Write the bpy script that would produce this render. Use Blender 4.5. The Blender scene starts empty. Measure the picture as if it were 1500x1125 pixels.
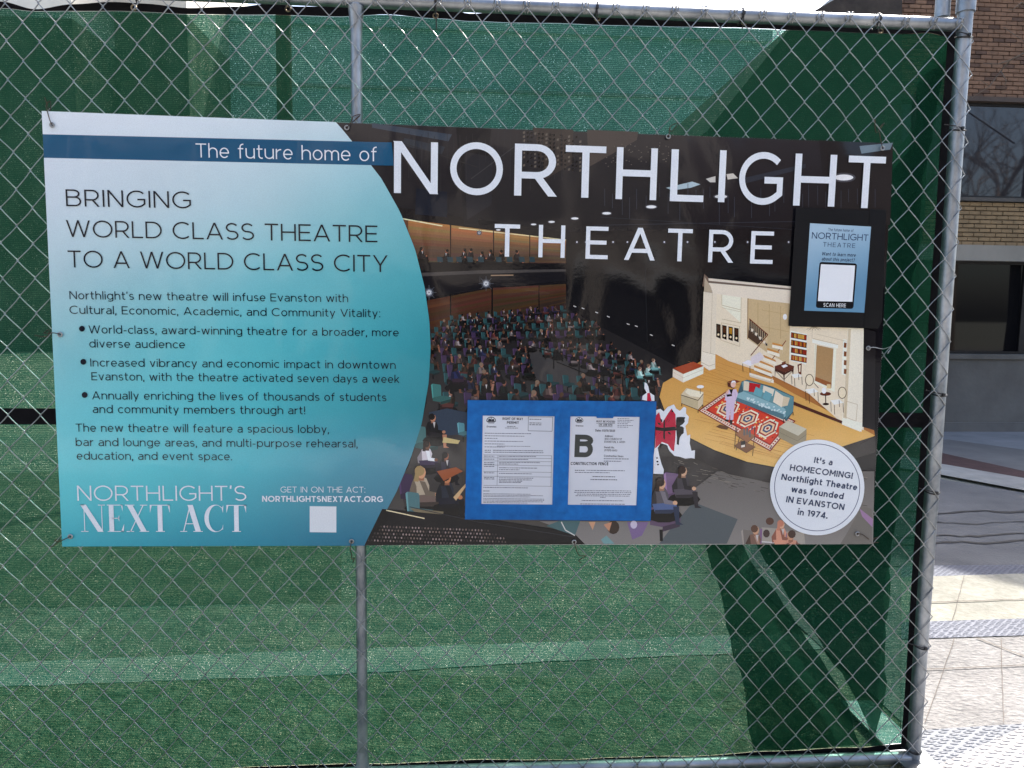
import bpy, bmesh, math, random
from mathutils import Vector, noise
from mathutils.geometry import tessellate_polygon

random.seed(7)
sc = bpy.context.scene
COL = sc.collection
rad = math.radians

# ------------------------------------------------------------------ camera, world, sun
CAM = Vector((1.170, -2.1364, 1.471)); F = 1050.0
YAW, PITCH, ROLL = 0.0660, 0.0971, 0.0121
_cy, _sy, _cp, _sp = math.cos(YAW), math.sin(YAW), math.cos(PITCH), math.sin(PITCH)
_f = Vector((_sy*_cp, _cy*_cp, -_sp)); _r = Vector((_cy, -_sy, 0)); _u = _r.cross(_f)
_c, _s = math.cos(ROLL), math.sin(ROLL)
RR = _c*_r + _s*_u; UU = -_s*_r + _c*_u; FF = _f
cam = bpy.data.cameras.new("camera"); co = bpy.data.objects.new("camera", cam); COL.objects.link(co)
cam.sensor_width = 36; cam.lens = F/1500*36; cam.clip_start = .05; cam.clip_end = 3000
from mathutils import Matrix
M3 = Matrix((RR, UU, -FF)).transposed()
co.matrix_world = Matrix.Translation(CAM) @ M3.to_4x4()
sc.camera = co

SUN = Vector((.42, .47, .78)).normalized()           # towards the sun: behind the fence, to the right
w = bpy.data.worlds.new("World"); sc.world = w; w.use_nodes = True
nt = w.node_tree; nt.nodes.clear()
sky = nt.nodes.new('ShaderNodeTexSky'); sky.sky_type = 'NISHITA'; sky.sun_disc = False
sky.sun_elevation = math.asin(SUN.z); sky.sun_rotation = math.atan2(SUN.x, SUN.y)
sky.air_density = 1.0; sky.dust_density = 4.0; sky.ozone_density = 1.0
bg = nt.nodes.new('ShaderNodeBackground'); bg.inputs[1].default_value = 0.15
ow = nt.nodes.new('ShaderNodeOutputWorld')
nt.links.new(sky.outputs[0], bg.inputs[0]); nt.links.new(bg.outputs[0], ow.inputs[0])
sl = bpy.data.lights.new("sun", 'SUN'); sl.energy = 2.7; sl.angle = rad(.53); sl.color = (1, .96, .9)
so = bpy.data.objects.new("sun", sl); COL.objects.link(so)
so.rotation_euler = SUN.to_track_quat('Z', 'Y').to_euler()
sc.view_settings.view_transform = 'Standard'; sc.view_settings.look = 'None'
sc.view_settings.gamma = 1; sc.view_settings.exposure = 1.52
try: sc.view_settings.use_curve_mapping = False
except Exception: pass
sc.cycles.max_bounces = 10; sc.cycles.transparent_max_bounces = 16
sc.cycles.use_denoising = True

# ------------------------------------------------------------------ helpers
def ray(px, py):
    return FF + RR*((px-750)/F) - UU*((py-562.5)/F)
def on_y(px, py, y=0.0):
    d = ray(px, py); t = (y-CAM.y)/d.y; return CAM + d*t
def on_z(px, py, z=0.0):
    d = ray(px, py); t = (z-CAM.z)/d.z; return CAM + d*t
def lin(c):
    return tuple(((v/255)/12.92 if v/255 <= .04045 else ((v/255+.055)/1.055)**2.4) for v in c)
def tag(o, label=None, cat=None, group=None, kind=None):
    if label: o['label'] = label
    if cat: o['category'] = cat
    if group: o['group'] = group
    if kind: o['kind'] = kind
    return o
def link(name, me, mat=None, parent=None, smooth=False):
    if mat and not me.materials: me.materials.append(mat)
    o = bpy.data.objects.new(name, me); COL.objects.link(o)
    if parent: o.parent = parent
    if smooth:
        for p in me.polygons: p.use_smooth = True
    return o
def mesh(name, vs, fs):
    me = bpy.data.meshes.new(name); me.from_pydata([tuple(v) for v in vs], [], fs); me.update(); return me
def empty(name, loc=(0,0,0)):
    o = bpy.data.objects.new(name, None); COL.objects.link(o); o.location = loc; o.empty_display_size = .1; return o
class MB:
    def __init__(s): s.v = []; s.f = []
    def box(s, a, b):
        x0,y0,z0 = a; x1,y1,z1 = b; n = len(s.v)
        s.v += [(x0,y0,z0),(x1,y0,z0),(x1,y1,z0),(x0,y1,z0),(x0,y0,z1),(x1,y0,z1),(x1,y1,z1),(x0,y1,z1)]
        s.f += [tuple(n+i for i in q) for q in ((0,3,2,1),(4,5,6,7),(0,1,5,4),(1,2,6,5),(2,3,7,6),(3,0,4,7))]
        return s
    def tube(s, pts, r, n=8, cap=True, r1=None):
        pts = [Vector(p) for p in pts]; m = len(pts); base = len(s.v); prev = None
        for i, p in enumerate(pts):
            t = (pts[min(i+1, m-1)] - pts[max(i-1, 0)]).normalized()
            if prev is None:
                a = t.cross(Vector((0,1,0)) if abs(t.y) < .9 else Vector((1,0,0))).normalized()
            else:
                a = (prev - t*prev.dot(t)).normalized()
            prev = a; b = t.cross(a)
            rr = r if r1 is None else r + (r1-r)*i/(m-1)
            for k in range(n):
                an = 2*math.pi*k/n; s.v.append(tuple(p + a*(rr*math.cos(an)) + b*(rr*math.sin(an))))
        for i in range(m-1):
            for k in range(n):
                k2 = (k+1) % n
                s.f.append((base+i*n+k, base+i*n+k2, base+(i+1)*n+k2, base+(i+1)*n+k))
        if cap:
            s.f.append(tuple(base+k for k in range(n))[::-1]); s.f.append(tuple(base+(m-1)*n+k for k in range(n)))
        return s
    def build(s, name, mat, parent=None, smooth=False, bevel=0):
        me = mesh(name, s.v, s.f)
        o = link(name, me, mat, parent, smooth)
        if bevel:
            b = o.modifiers.new('b', 'BEVEL'); b.width = bevel; b.segments = 2; b.limit_method = 'ANGLE'
        return o
def smooth_by_angle(o, a=35):
    me = o.data
    for p in me.polygons: p.use_smooth = True
    try: me.set_sharp_from_angle(angle=rad(a))
    except Exception: pass

# ------------------------------------------------------------------ materials
def newmat(name):
    m = bpy.data.materials.new(name); m.use_nodes = True
    n = m.node_tree; n.nodes.clear()
    out = n.nodes.new('ShaderNodeOutputMaterial'); p = n.nodes.new('ShaderNodeBsdfPrincipled')
    n.links.new(p.outputs[0], out.inputs[0]); return m, n, p, out
def N(n, t, **kw):
    x = n.nodes.new(t)
    for k, v in kw.items():
        if k.startswith('i_'):
            key = k[2:]; key = int(key) if key.isdigit() else key.replace('_', ' ')
            x.inputs[key].default_value = v
        else: setattr(x, k, v)
    return x
def mixc(n, fac, a, b, bt='MIX'):
    x = n.nodes.new('ShaderNodeMix'); x.data_type = 'RGBA'; x.blend_type = bt
    def put(i, v):
        if hasattr(v, 'links'): n.links.new(v, x.inputs[i])
        elif isinstance(v, (int, float)): x.inputs[i].default_value = v
        else: x.inputs[i].default_value = (*v[:3], 1)
    put(0, fac); put(6, a); put(7, b); return x.outputs[2]
def ramp(n, src, stops):
    r = n.nodes.new('ShaderNodeValToRGB'); e = r.color_ramp.elements
    while len(e) > 1: e.remove(e[-1])
    e[0].position = stops[0][0]; c = stops[0][1]; e[0].color = (c, c, c, 1) if isinstance(c, (int, float)) else (*c, 1)
    for p, c in stops[1:]:
        q = e.new(p); q.color = (c, c, c, 1) if isinstance(c, (int, float)) else (*c, 1)
    n.links.new(src, r.inputs[0]); return r.outputs[0]
def noisy(name, c1, c2, scale=8, rough=.7, metal=0, bump=0, bscale=None, stretch=(1,1,1), detail=6, spec=.5, r2=None):
    m, n, p, out = newmat(name)
    tc = N(n, 'ShaderNodeTexCoord'); mp = N(n, 'ShaderNodeMapping'); mp.inputs['Scale'].default_value = stretch
    n.links.new(tc.outputs['Object'], mp.inputs[0])
    a = N(n, 'ShaderNodeTexNoise', i_Scale=scale, i_Detail=detail, i_Roughness=.6); n.links.new(mp.outputs[0], a.inputs[0])
    f = ramp(n, a.outputs[0], [(.3, 0.0), (.7, 1.0)])
    lf = N(n, 'ShaderNodeTexNoise', i_Scale=max(.35,scale*.11), i_Detail=4.0); n.links.new(tc.outputs['Object'], lf.inputs[0])
    n.links.new(mixc(n, 1.0, mixc(n, f, c1, c2), ramp(n, lf.outputs[0], [(.35,.80),(.62,1.04)]), 'MULTIPLY'), p.inputs['Base Color'])
    p.inputs['Metallic'].default_value = metal; p.inputs['Specular IOR Level'].default_value = spec
    if r2 is None: p.inputs['Roughness'].default_value = rough
    else:
        mr = N(n, 'ShaderNodeMapRange'); mr.inputs[3].default_value = rough; mr.inputs[4].default_value = r2
        n.links.new(a.outputs[0], mr.inputs[0]); n.links.new(mr.outputs[0], p.inputs['Roughness'])
    if bump:
        b = N(n, 'ShaderNodeTexNoise', i_Scale=bscale or scale*3, i_Detail=4.0); n.links.new(mp.outputs[0], b.inputs[0])
        bp = N(n, 'ShaderNodeBump', i_Strength=1.0, i_Distance=bump); n.links.new(b.outputs[0], bp.inputs['Height'])
        n.links.new(bp.outputs[0], p.inputs['Normal'])
    return m
GALV = noisy('galvanised steel', (.24,.26,.28), (.46,.48,.49), 14, .32, 1.0, .0004, 60, (1,1,.35), r2=.55)
GALVZ = noisy('spangled zinc', (.20,.23,.26), (.50,.52,.54), 22, .3, .9, .0005, 70, (1,1,.6), r2=.6)
WIRE = noisy('galvanised wire', (.22,.225,.23), (.48,.49,.49), 40, .30, 1.0, spec=.5)
RUST = noisy('rusty tie wire', (.10,.045,.02), (.03,.02,.018), 60, .75, .3)
BLACKP = noisy('black nylon', (.012,.012,.014), (.02,.02,.022), 30, .4)
HEM = noisy('black hem webbing', (.003,.003,.004), (.008,.007,.009), 25, .85, bump=.002, bscale=22, spec=.15)
BRASS = noisy('tarnished brass', (.28,.22,.14), (.4,.33,.25), 60, .35, .9)
CONCR = noisy('base concrete', (.12,.112,.10), (.20,.19,.17), 1.6, .9, bump=.003, bscale=20)  # dark grey concrete for the base and sill

def print_mat(name, rough=.16, bump=.0006, grain=.06, speck=0):
    m, n, p, out = newmat(name)
    at = N(n, 'ShaderNodeVertexColor'); at.layer_name = 'Col'
    tc = N(n, 'ShaderNodeTexCoord')
    g = N(n, 'ShaderNodeTexNoise', i_Scale=420.0, i_Detail=2.0); n.links.new(tc.outputs['Object'], g.inputs[0])
    g2 = N(n, 'ShaderNodeTexNoise', i_Scale=5.0, i_Detail=3.0); n.links.new(tc.outputs['Object'], g2.inputs[0])
    mul = ramp(n, g.outputs[0], [(.3, 1-grain*2), (.7, 1.0)])
    mul2 = ramp(n, g2.outputs[0], [(.3, .95), (.7, 1.0)])
    c = mixc(n, 1.0, at.outputs[0], mul, 'MULTIPLY'); c = mixc(n, 1.0, c, mul2, 'MULTIPLY')
    n.links.new(c, p.inputs['Base Color'])
    p.inputs['Roughness'].default_value = rough; p.inputs['Specular IOR Level'].default_value = .34
    mp = N(n, 'ShaderNodeMapping'); mp.inputs['Scale'].default_value = (3.2, 1, 2.2); n.links.new(tc.outputs['Object'], mp.inputs[0])
    b = N(n, 'ShaderNodeTexNoise', i_Scale=1.6, i_Detail=1.0, i_Distortion=.4); n.links.new(mp.outputs[0], b.inputs[0])
    b2 = N(n, 'ShaderNodeTexNoise', i_Scale=90.0, i_Detail=3.0); n.links.new(tc.outputs['Object'], b2.inputs[0])
    bp = N(n, 'ShaderNodeBump', i_Strength=1.0, i_Distance=bump*14); n.links.new(b.outputs[0], bp.inputs['Height'])
    bp2 = N(n, 'ShaderNodeBump', i_Strength=1.0, i_Distance=bump*.22); n.links.new(b2.outputs[0], bp2.inputs['Height'])
    n.links.new(bp.outputs[0], bp2.inputs['Normal']); n.links.new(bp2.outputs[0], p.inputs['Normal'])
    return m
PRINT = print_mat('glossy vinyl print',.075,.00045)
PICT = print_mat('glossy picture print',.075,.00045,.07)
_n=PICT.node_tree; 
PAPERP = print_mat('printed paper in sleeve', .22, .0012, .02)
TAPE = noisy('blue painter tape', (.003,.105,.36), (.006,.165,.50), 34, .6, bump=.0018, bscale=55, spec=.3)
# ------------------------------------------------------------------ flat print geometry on the fence's banner plane
class Art:
    """flat coloured shapes printed on a sheet standing in the plane y=y0; later shapes lie a hair in front"""
    def __init__(s, y0, step=1.6e-5): s.y0 = y0; s.step = step; s.v = []; s.f = []; s.c = []; s.bb = []
    def layer(s, xs, zs):
        x0,x1,z0,z1 = min(xs),max(xs),min(zs),max(zs); L = 0
        for (a,b,c,d,l) in s.bb:
            if a < x1 and b > x0 and c < z1 and d > z0 and l >= L: L = l+1
        s.bb.append((x0,x1,z0,z1,L)); return L
    def poly(s, pts, col, plane=False, L=None):
        if getattr(s,'clamp',False): pts=[(p[0],min(p[1],799.4-3*(p[0]-92)/1185)) for p in pts]
        P = [Vector(p) if plane else on_y(p[0], p[1], s.y0) for p in pts]
        if plane: P = [Vector((p[0], s.y0, p[1])) for p in P]
        if L is None: L = s.layer([p.x for p in P], [p.z for p in P])
        n = len(s.v); y = s.y0 - (L+1)*s.step
        s.v += [(p.x, y, p.z) for p in P]
        cf = col if callable(col) else None
        for i, p in enumerate(P):
            cc = cf(*pts[i][:2]) if cf else col
            if getattr(s,'clamp',False):
                m_=sum(cc)/3; cc=[max(0,min(255,m_+(v-m_)*1.0)) for v in cc]; cc=[v*(.70+.39*min(1,v/150)) for v in cc]; cc=[min(250,v) for v in cc]
            s.c.append(lin(cc))
        if len(P) <= 4 and len(P) == 3: s.f.append((n, n+1, n+2))
        else:
            for t in tessellate_polygon([[Vector((p.x, p.z, 0)) for p in P]]): s.f.append(tuple(n+i for i in t))
        return L
    def quad_grid(s, left, right, y0, y1, ny, nx, cf):
        n = len(s.v); Ls = s.layer([on_y(min(left(y0),left(y1)),y0,s.y0).x, on_y(max(right(y) for y in (y0,(y0+y1)/2,y1)),y1,s.y0).x],
                                   [on_y(300,y1,s.y0).z, on_y(300,y0,s.y0).z])
        y = s.y0 - (Ls+1)*s.step
        for j in range(ny+1):
            py = y0 + (y1-y0)*j/ny
            for i in range(nx+1):
                px = left(py) + (right(py)-left(py))*i/nx
                q = on_y(px, py, s.y0); s.v.append((q.x, y, q.z)); s.c.append(lin(cf(px, py)))
        for j in range(ny):
            for i in range(nx):
                a = n + j*(nx+1)+i; s.f.append((a, a+nx+1, a+nx+2, a+1))
    def ell(s, cx, cy, rx, ry, col, n=20, a0=0, a1=360):
        pts = [(cx+rx*math.cos(rad(a0+(a1-a0)*i/n)), cy+ry*math.sin(rad(a0+(a1-a0)*i/n))) for i in range(n if a1-a0 == 360 else n+1)]
        s.poly(pts, col)
    def line(s, pts, w, col):
        for (x0,y0),(x1,y1) in zip(pts, pts[1:]):
            d = math.hypot(x1-x0, y1-y0) or 1; nx, ny = -(y1-y0)/d*w/2, (x1-x0)/d*w/2
            s.poly([(x0+nx,y0+ny),(x1+nx,y1+ny),(x1-nx,y1-ny),(x0-nx,y0-ny)], col)
    def build(s, name, mat, parent):
        me = mesh(name, s.v, s.f)
        a = me.color_attributes.new('Col', 'FLOAT_COLOR', 'POINT')
        for i, c in enumerate(s.c): a.data[i].color = (*c, 1)
        me.update()
        # face the viewer
        bm = bmesh.new(); bm.from_mesh(me)
        for f in bm.faces:
            if f.normal.y > 0: f.normal_flip()
        bm.to_mesh(me); bm.free()
        return link(name, me, mat, parent)

# ------------------------------------------------------------------ a geometric sans alphabet drawn with strokes
def arc(cx, cy, rx, ry, a0, a1, n=None):
    n = n or max(4, int(abs(a1-a0)/14))
    return [(cx+rx*math.cos(rad(a0+(a1-a0)*i/n)), cy+ry*math.sin(rad(a0+(a1-a0)*i/n))) for i in range(n+1)]
def glyph(ch, s):
    """returns advance width (without side bearings) and strokes; 'p' = mitred polyline, 'd' = line with level ends"""
    h = s/2; T = 1-h; B = h; X = .735
    def p(*q): return ('p', list(q))
    def pp(l): return ('p', l)
    def d(a,b,c,e): return ('d', [(a,b),(c,e)])
    def box(w): return h, w-h
    if ch == ' ': return .34, []
    if ch == 'N': w=.80; L,R=box(w); return w,[p((L,0),(L,1)),p((R,0),(R,1)),d(L,1,R,0)]
    if ch == 'O': w=1.06; return w,[pp(arc(w/2,.5,w/2-h,.5-h+.01,0,360,40))]
    if ch == 'Q': w=1.06; return w,[pp(arc(w/2,.5,w/2-h,.5-h+.01,0,360,40)),p((w*.55,.3),(w*.95,-.02))]
    if ch == 'G':
        w=.97; rx=.53-h; return w,[pp(arc(.53,.5,rx,.5-h+.01,45,304,30)+[(w-h,.215),(w-h,.47-h)]),p((w-s*.0,.47),(.56,.47))]
    if ch == 'C': w=.92; return w,[pp(arc(.53,.5,.53-h,.5-h+.01,47,313,30))]
    if ch in 'RPB':
        w={'R':.76,'P':.73,'B':.78}[ch]; L=h
        if ch == 'B':
            r1=.12+.115; t=[(L,T),(.40,T)]+arc(.40,.755-h*.1,.27,T-.755+h*.1,90,-90,10)[1:]
            y2=2*(.755-h*.1)-T
            b=[(L,y2),(.46,y2)]+arc(.46,(y2+B)/2,w-.46-h,(y2-B)/2,90,-90,12)[1:]+[(L,B)]
            return w,[p((L,0),(L,1)),pp(t+[(L,y2)]),pp(b)]
        y2=.40 if ch=='R' else .36
        t=[(L,T),(.40,T)]+arc(.40,(T+y2)/2,w-.06-.40-h+.04,(T-y2)/2,90,-90,14)[1:]+[(L,y2)]
        out=[p((L,0),(L,1)),pp(t)]
        if ch=='R': out.append(d(.40,y2,w-h*1.1,0))
        return w,out
    if ch == 'T': w=.72; return w,[p((0,T),(w,T)),p((w/2,0),(w/2,T))]
    if ch == 'H': w=.80; L,R=box(w); return w,[p((L,0),(L,1)),p((R,0),(R,1)),p((L,.51),(R,.51))]
    if ch == 'L': w=.60; return w,[p((h,1),(h,B),(w,B))]
    if ch == 'I': w=s; return w,[p((h,0),(h,1))]
    if ch == 'E': w=.66; return w,[p((w,T),(h,T),(h,B),(w,B)),p((h,.51),(w*.93,.51))]
    if ch == 'F': w=.64; return w,[p((w,T),(h,T),(h,0)),p((h,.48),(w*.93,.48))]
    if ch == 'A': w=.90; return w,[d(h*1.1,0,w/2,1),d(w-h*1.1,0,w/2,1),p((.17,.29),(w-.17,.29))]
    if ch == 'V': w=.86; return w,[d(h*1.1,1,w/2,0),d(w-h*1.1,1,w/2,0)]
    if ch == 'W': w=1.28; q=w/4; return w,[d(h*1.1,1,q+.02,0),d(q+.02,0,w/2,1),d(w/2,1,w-q-.02,0),d(w-q-.02,0,w-h*1.1,1)]
    if ch == 'M': w=.94; L,R=box(w); return w,[p((L,0),(L,1)),p((R,0),(R,1)),d(L,1,w/2,.3),d(R,1,w/2,.3)]
    if ch == 'X': w=.82; return w,[d(h*1.3,0,w-h*1.3,1),d(h*1.3,1,w-h*1.3,0)]
    if ch == 'Y': w=.82; return w,[d(h*1.2,1,w/2,.40),d(w-h*1.2,1,w/2,.40),p((w/2,0),(w/2,.44))]
    if ch == 'K': w=.78; return w,[p((h,0),(h,1)),d(h,.33,w-h*1.5,1),d(w*.42,.58,w-h*1.2,0)]
    if ch == 'D': w=.88; L=h; return w,[p((L,0),(L,1)),pp([(L,T),(.36,T)]+arc(.36,.5,w-.36-h,.5-h,90,-90,20)[1:]+[(L,B)])]
    if ch == 'U': w=.80; L,R=box(w); return w,[pp([(L,1),(L,.38)]+arc(w/2,.38,w/2-h,.38-h,180,360,14)[1:]+[(R,1)])]
    if ch == 'J': w=.6; return w,[pp([(w-h,1),(w-h,.3)]+arc(w/2-.02,.3,w/2+.02-h,.3-h,0,-150,12)[1:])]
    if ch == 'Z': w=.72; return w,[p((0,T),(w-h,T)),p((h,B),(w,B)),d(h*1.2,0,w-h*1.2,1)]
    if ch == 'S' or ch == 's':
        H=1 if ch=='S' else X; w=.70 if ch=='S' else .52; ry=(H-s)/4; cx=w/2
        return w,[pp(arc(cx,h+3*ry,cx-h-.02,ry+.004,32,250,16)+arc(cx,h+ry,cx-h,ry+.004,70,-148,16))]
    if ch == 'o': w=.66; return w,[pp(arc(w/2,X/2,w/2-h,X/2-h+.008,0,360,26))]
    if ch in 'bpdq':
        w=.69; r=.33-h+.01; L=h; R=w-h
        st=[(L,0),(L,1.04)] if ch=='b' else [(L,-.24),(L,X)] if ch=='p' else [(R,0),(R,1.04)] if ch=='d' else [(R,-.24),(R,X)]
        cx=w-h-r if ch in 'bp' else h+r
        return w,[pp(st),pp(arc(cx,X/2,r,X/2-h+.008,0,360,26))]
    if ch == 'c': w=.57; return w,[pp(arc(.34,X/2,.34-h,X/2-h+.008,45,315,20))]
    if ch == 'e': w=.64; ry=X/2-h+.008; return w,[pp(arc(w/2,X/2,w/2-h,ry,0,318,22)),p((h,X/2-.01),(w-h*.2,X/2-.01))]
    if ch == 'a':
        w=.59; R=w-h; cx=w/2
        return w,[pp(arc(cx+.005,X-h-.19,cx-h-.0,.19,140,0,10)+[(R,0)]),
                  pp([(R,.43-h*.3),(.28,.43-h*.3)]+arc(.28,.225,.28-h,.205-h*.3-(0),90,270,10)[1:]+arc(.28,.225+.02,R-.28,.225-h*.7,-90,-15,6)[1:])]
    if ch in 'nmhru':
        L=h
        if ch=='r': w=.37; return w,[p((L,0),(L,X)),pp(arc(w+.03,X-h-.28,w+.03-L,.28,180,95,8))]
        if ch=='m':
            w=.98; r=(w-s)/4; return w,[p((L,0),(L,X)),pp(arc(L+r,X-h-.25,r,.25,180,0,12)+[(L+2*r,0)]),pp(arc(L+3*r,X-h-.25,r,.25,180,0,12)+[(L+4*r,0)])]
        if ch=='u':
            w=.62; R=w-h; return w,[p((R,0),(R,X)),pp([(L,X),(L,.28)]+arc(w/2,.28,w/2-h,.28-h,180,360,12)[1:])]
        w=.62; r=(w-s)/2
        return w,[p((L,0),(L,X if ch=='n' else 1.04)),pp(arc(L+r,X-h-.27,r,.27,180,0,12)+[(w-h,0)])]
    if ch == 'f': w=.38; return w,[pp([(.15,0),(.15,.8)]+arc(.15+.19,.8,.19,1.05-.8-h,180,90,7)[1:]+[(w,1.05-h)]),p((0,X-h),(w*.95,X-h))]
    if ch == 't': w=.40; return w,[pp([(.15,.97),(.15,.22)]+arc(.15+.18,.22,.18,.22-h,180,275,7)[1:]+[(w,h+.01)]),p((0,X-h),(w*.96,X-h))]
    if ch in 'li': 
        w=s
        if ch=='l': return w,[p((h,0),(h,1.04))]
        return w,[p((h,0),(h,X)),p((h,.88),(h,.88+s*1.25))]
    if ch == 'j': w=.22; return w,[pp([(w-h,X),(w-h,-.1)]+arc(w-h-.16,-.1,.16,.14-h,0,-95,6)[1:]),p((w-h,.88),(w-h,.88+s*1.25))]
    if ch == 'v': w=.62; return w,[d(h*1.1,X,w/2,0),d(w-h*1.1,X,w/2,0)]
    if ch == 'y': w=.62; return w,[d(h*1.1,X,w/2,0),d(w-h*1.1,X,w/2-.12,-.26)]
    if ch == 'w': w=.95; q=w/4; return w,[d(h*1.1,X,q+.02,0),d(q+.02,0,w/2,X),d(w/2,X,w-q-.02,0),d(w-q-.02,0,w-h*1.1,X)]
    if ch == 'x': w=.6; return w,[d(h*1.2,0,w-h*1.2,X),d(h*1.2,X,w-h*1.2,0)]
    if ch == 'k': w=.58; return w,[p((h,0),(h,1.04)),d(h,.22,w-h*1.6,X),d(w*.4,.42,w-h*1.2,0)]
    if ch == 'z': w=.55; return w,[p((0,X-h),(w,X-h)),p((0,B),(w,B)),d(h*1.3,0,w-h*1.3,X)]
    if ch == 'g':
        w=.68; r=.33-h+.01; R=w-h
        return w,[pp(arc(h+r,X/2,r,X/2-h+.008,0,360,26)),pp([(R,X),(R,-.04)]+arc(w/2,-.04,w/2-h,.21-h,0,-140,10)[1:])]
    if ch == '.': return s*1.25,[('p',[(s*.62,0),(s*.62,s*1.2)],1.25)]
    if ch == ':': return s*1.25,[('p',[(s*.62,0),(s*.62,s*1.2)],1.25),('p',[(s*.62,X-s*1.2),(s*.62,X)],1.25)]
    if ch == ',': return s*1.25,[('p',[(s*.62,s*1.2),(s*.3,-s*1.6)],1.1)]
    if ch == "'": return s*1.25,[('p',[(s*.7,1.02),(s*.45,1.02-s*2.6)],1.1)]
    if ch == '!': return s*1.25,[('p',[(s*.62,0),(s*.62,s*1.2)],1.25),p((s*.62,.28),(s*.62,1))]
    if ch == '-': return .36,[p((.02,.36),(.34,.36))]
    if ch == '/': return .5,[d(h,-.1,.5-h,1.05)]
    if ch == '?': w=.55; return w,[pp(arc(w/2,.74,w/2-h,.26-h,150,-60,12)+[(w/2-.02,.3)]),('p',[(w/2-.02,0),(w/2-.02,s*1.2)],1.25)]
    if ch == '0': w=.74; return w,[pp(arc(w/2,.5,w/2-h,.5-h,0,360,30))]
    if ch == '1': w=.36; return w,[p((w-h,0),(w-h,1)),p((0,.84),(w-h,.97))]
    if ch == '2': w=.62; return w,[pp(arc(w/2,.70,w/2-h,.30-h,160,-35,12)+[(h*1.2,B)]),p((h,B),(w,B))]
    if ch == '3': w=.64; return w,[pp(arc(w/2-.02,.74,w/2-h-.02,.26-h,145,-90,12)),pp(arc(w/2-.02,.29,w/2-h+.02,.29-h,95,-145,12))]
    if ch == '4': w=.72; return w,[p((w*.72,0),(w*.72,1)),d(w*.70,1,h*1.1,.24),p((0,.26),(w,.26))]
    if ch == '5': w=.64; return w,[pp([(w-.06,T),(h+.06,T),(h+.03,.56)]+arc(w/2-.03,.33,w/2-h+.03,.33-h,110,-145,14))]
    if ch == '6': w=.68; return w,[pp(arc(w/2,.33,w/2-h,.33-h,0,360,22)),pp(arc(w/2+.12,.42,w/2-h+.12,.58-h,180,95,10))]
    if ch == '7': w=.64; return w,[p((0,T),(w,T)),d(w-h*1.2,1-s*.6,w*.26,0)]
    if ch == '8': w=.66; return w,[pp(arc(w/2,.75,w/2-h-.04,.25-h,0,360,20)),pp(arc(w/2,.29,w/2-h,.29-h,0,360,22))]
    if ch == '9': w=.68; return w,[pp(arc(w/2,.67,w/2-h,.33-h,0,360,22)),pp(arc(w/2-.12,.58,w/2-h+.12,.58-h,0,-85,10))]
    return .5, []
def stroke_quads(kind, pts, wd, closed):
    if kind == 'd':
        (x0,y0),(x1,y1) = pts; L = math.hypot(x1-x0,y1-y0); hw = wd/2*L/abs(y1-y0)
        return [[(x0-hw,y0),(x0+hw,y0),(x1+hw,y1),(x1-hw,y1)]]
    q = pts[:-1] if closed else pts; n = len(q); Ls=[]; Rs=[]
    for i in range(n):
        a = q[(i-1)%n] if (closed or i>0) else None; b = q[i]; c = q[(i+1)%n] if (closed or i<n-1) else None
        def u(p0,p1):
            l = math.hypot(p1[0]-p0[0],p1[1]-p0[1]) or 1; return ((p1[0]-p0[0])/l,(p1[1]-p0[1])/l)
        if a is None: t = u(b,c); m=1
        elif c is None: t = u(a,b); m=1
        else:
            t1=u(a,b); t2=u(b,c); t=(t1[0]+t2[0],t1[1]+t2[1]); l=math.hypot(*t) or 1; t=(t[0]/l,t[1]/l)
            m=1/max(.35,t[0]*t1[0]+t[1]*t1[1])
        nx,ny=-t[1]*wd/2*m,t[0]*wd/2*m
        Ls.append((b[0]+nx,b[1]+ny)); Rs.append((b[0]-nx,b[1]-ny))
    out=[]
    for i in range(n if closed else n-1):
        j=(i+1)%n; out.append([Ls[i],Rs[i],Rs[j],Ls[j]])
    return out
class Text:
    def __init__(s, y0): s.y0=y0; s.v=[]; s.f=[]; s.c=[]
    def add(s, txt, p0, p1, cap, wt, col, track=.16, slant=0, sp=.34, glyphs=None, fit=True, ny=None):
        """baseline from photo point p0 to p1, capital height in photo pixels"""
        A = on_y(*p0, s.y0); Bp = on_y(*p1, s.y0)
        C = on_y((p0[0]+p1[0])/2, (p0[1]+p1[1])/2, s.y0); Cu = on_y((p0[0]+p1[0])/2, (p0[1]+p1[1])/2-cap, s.y0)
        H = (Cu-C).length; dx = (Bp-A); W = dx.length; ex = dx/W; ez = Vector((-ex.z,0,ex.x))
        g = glyph if glyphs is None else glyphs
        tot = 0; items=[]
        for i,ch in enumerate(txt):
            w,st = g(ch, wt)
            if ch == ' ': w = sp
            items.append((tot,st)); tot += w + (track if i < len(txt)-1 else 0)
        sx = W/tot if fit else H
        k=0; cl=lin(col)
        for off,st in items:
            for it in st:
                kind,pts = it[0],it[1]; wd = wt*(it[2] if len(it)>2 else 1)
                closed = kind=='p' and len(pts)>8 and abs(pts[0][0]-pts[-1][0])<1e-6 and abs(pts[0][1]-pts[-1][1])<1e-6
                if kind == 'f': quads = [pts]
                else: quads = stroke_quads(kind, pts, wd, closed)
                y = s.y0 - (k%3)*2e-5; k += 1
                for q in quads:
                    n=len(s.v)
                    for (x,z) in q:
                        P = A + ex*((off+x+slant*z)*sx) + ez*(z*H)
                        s.v.append((P.x,y,P.z)); s.c.append(cl)
                    s.f.append(tuple(range(n,n+len(q))))
        return s
    build = Art.build
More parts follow.
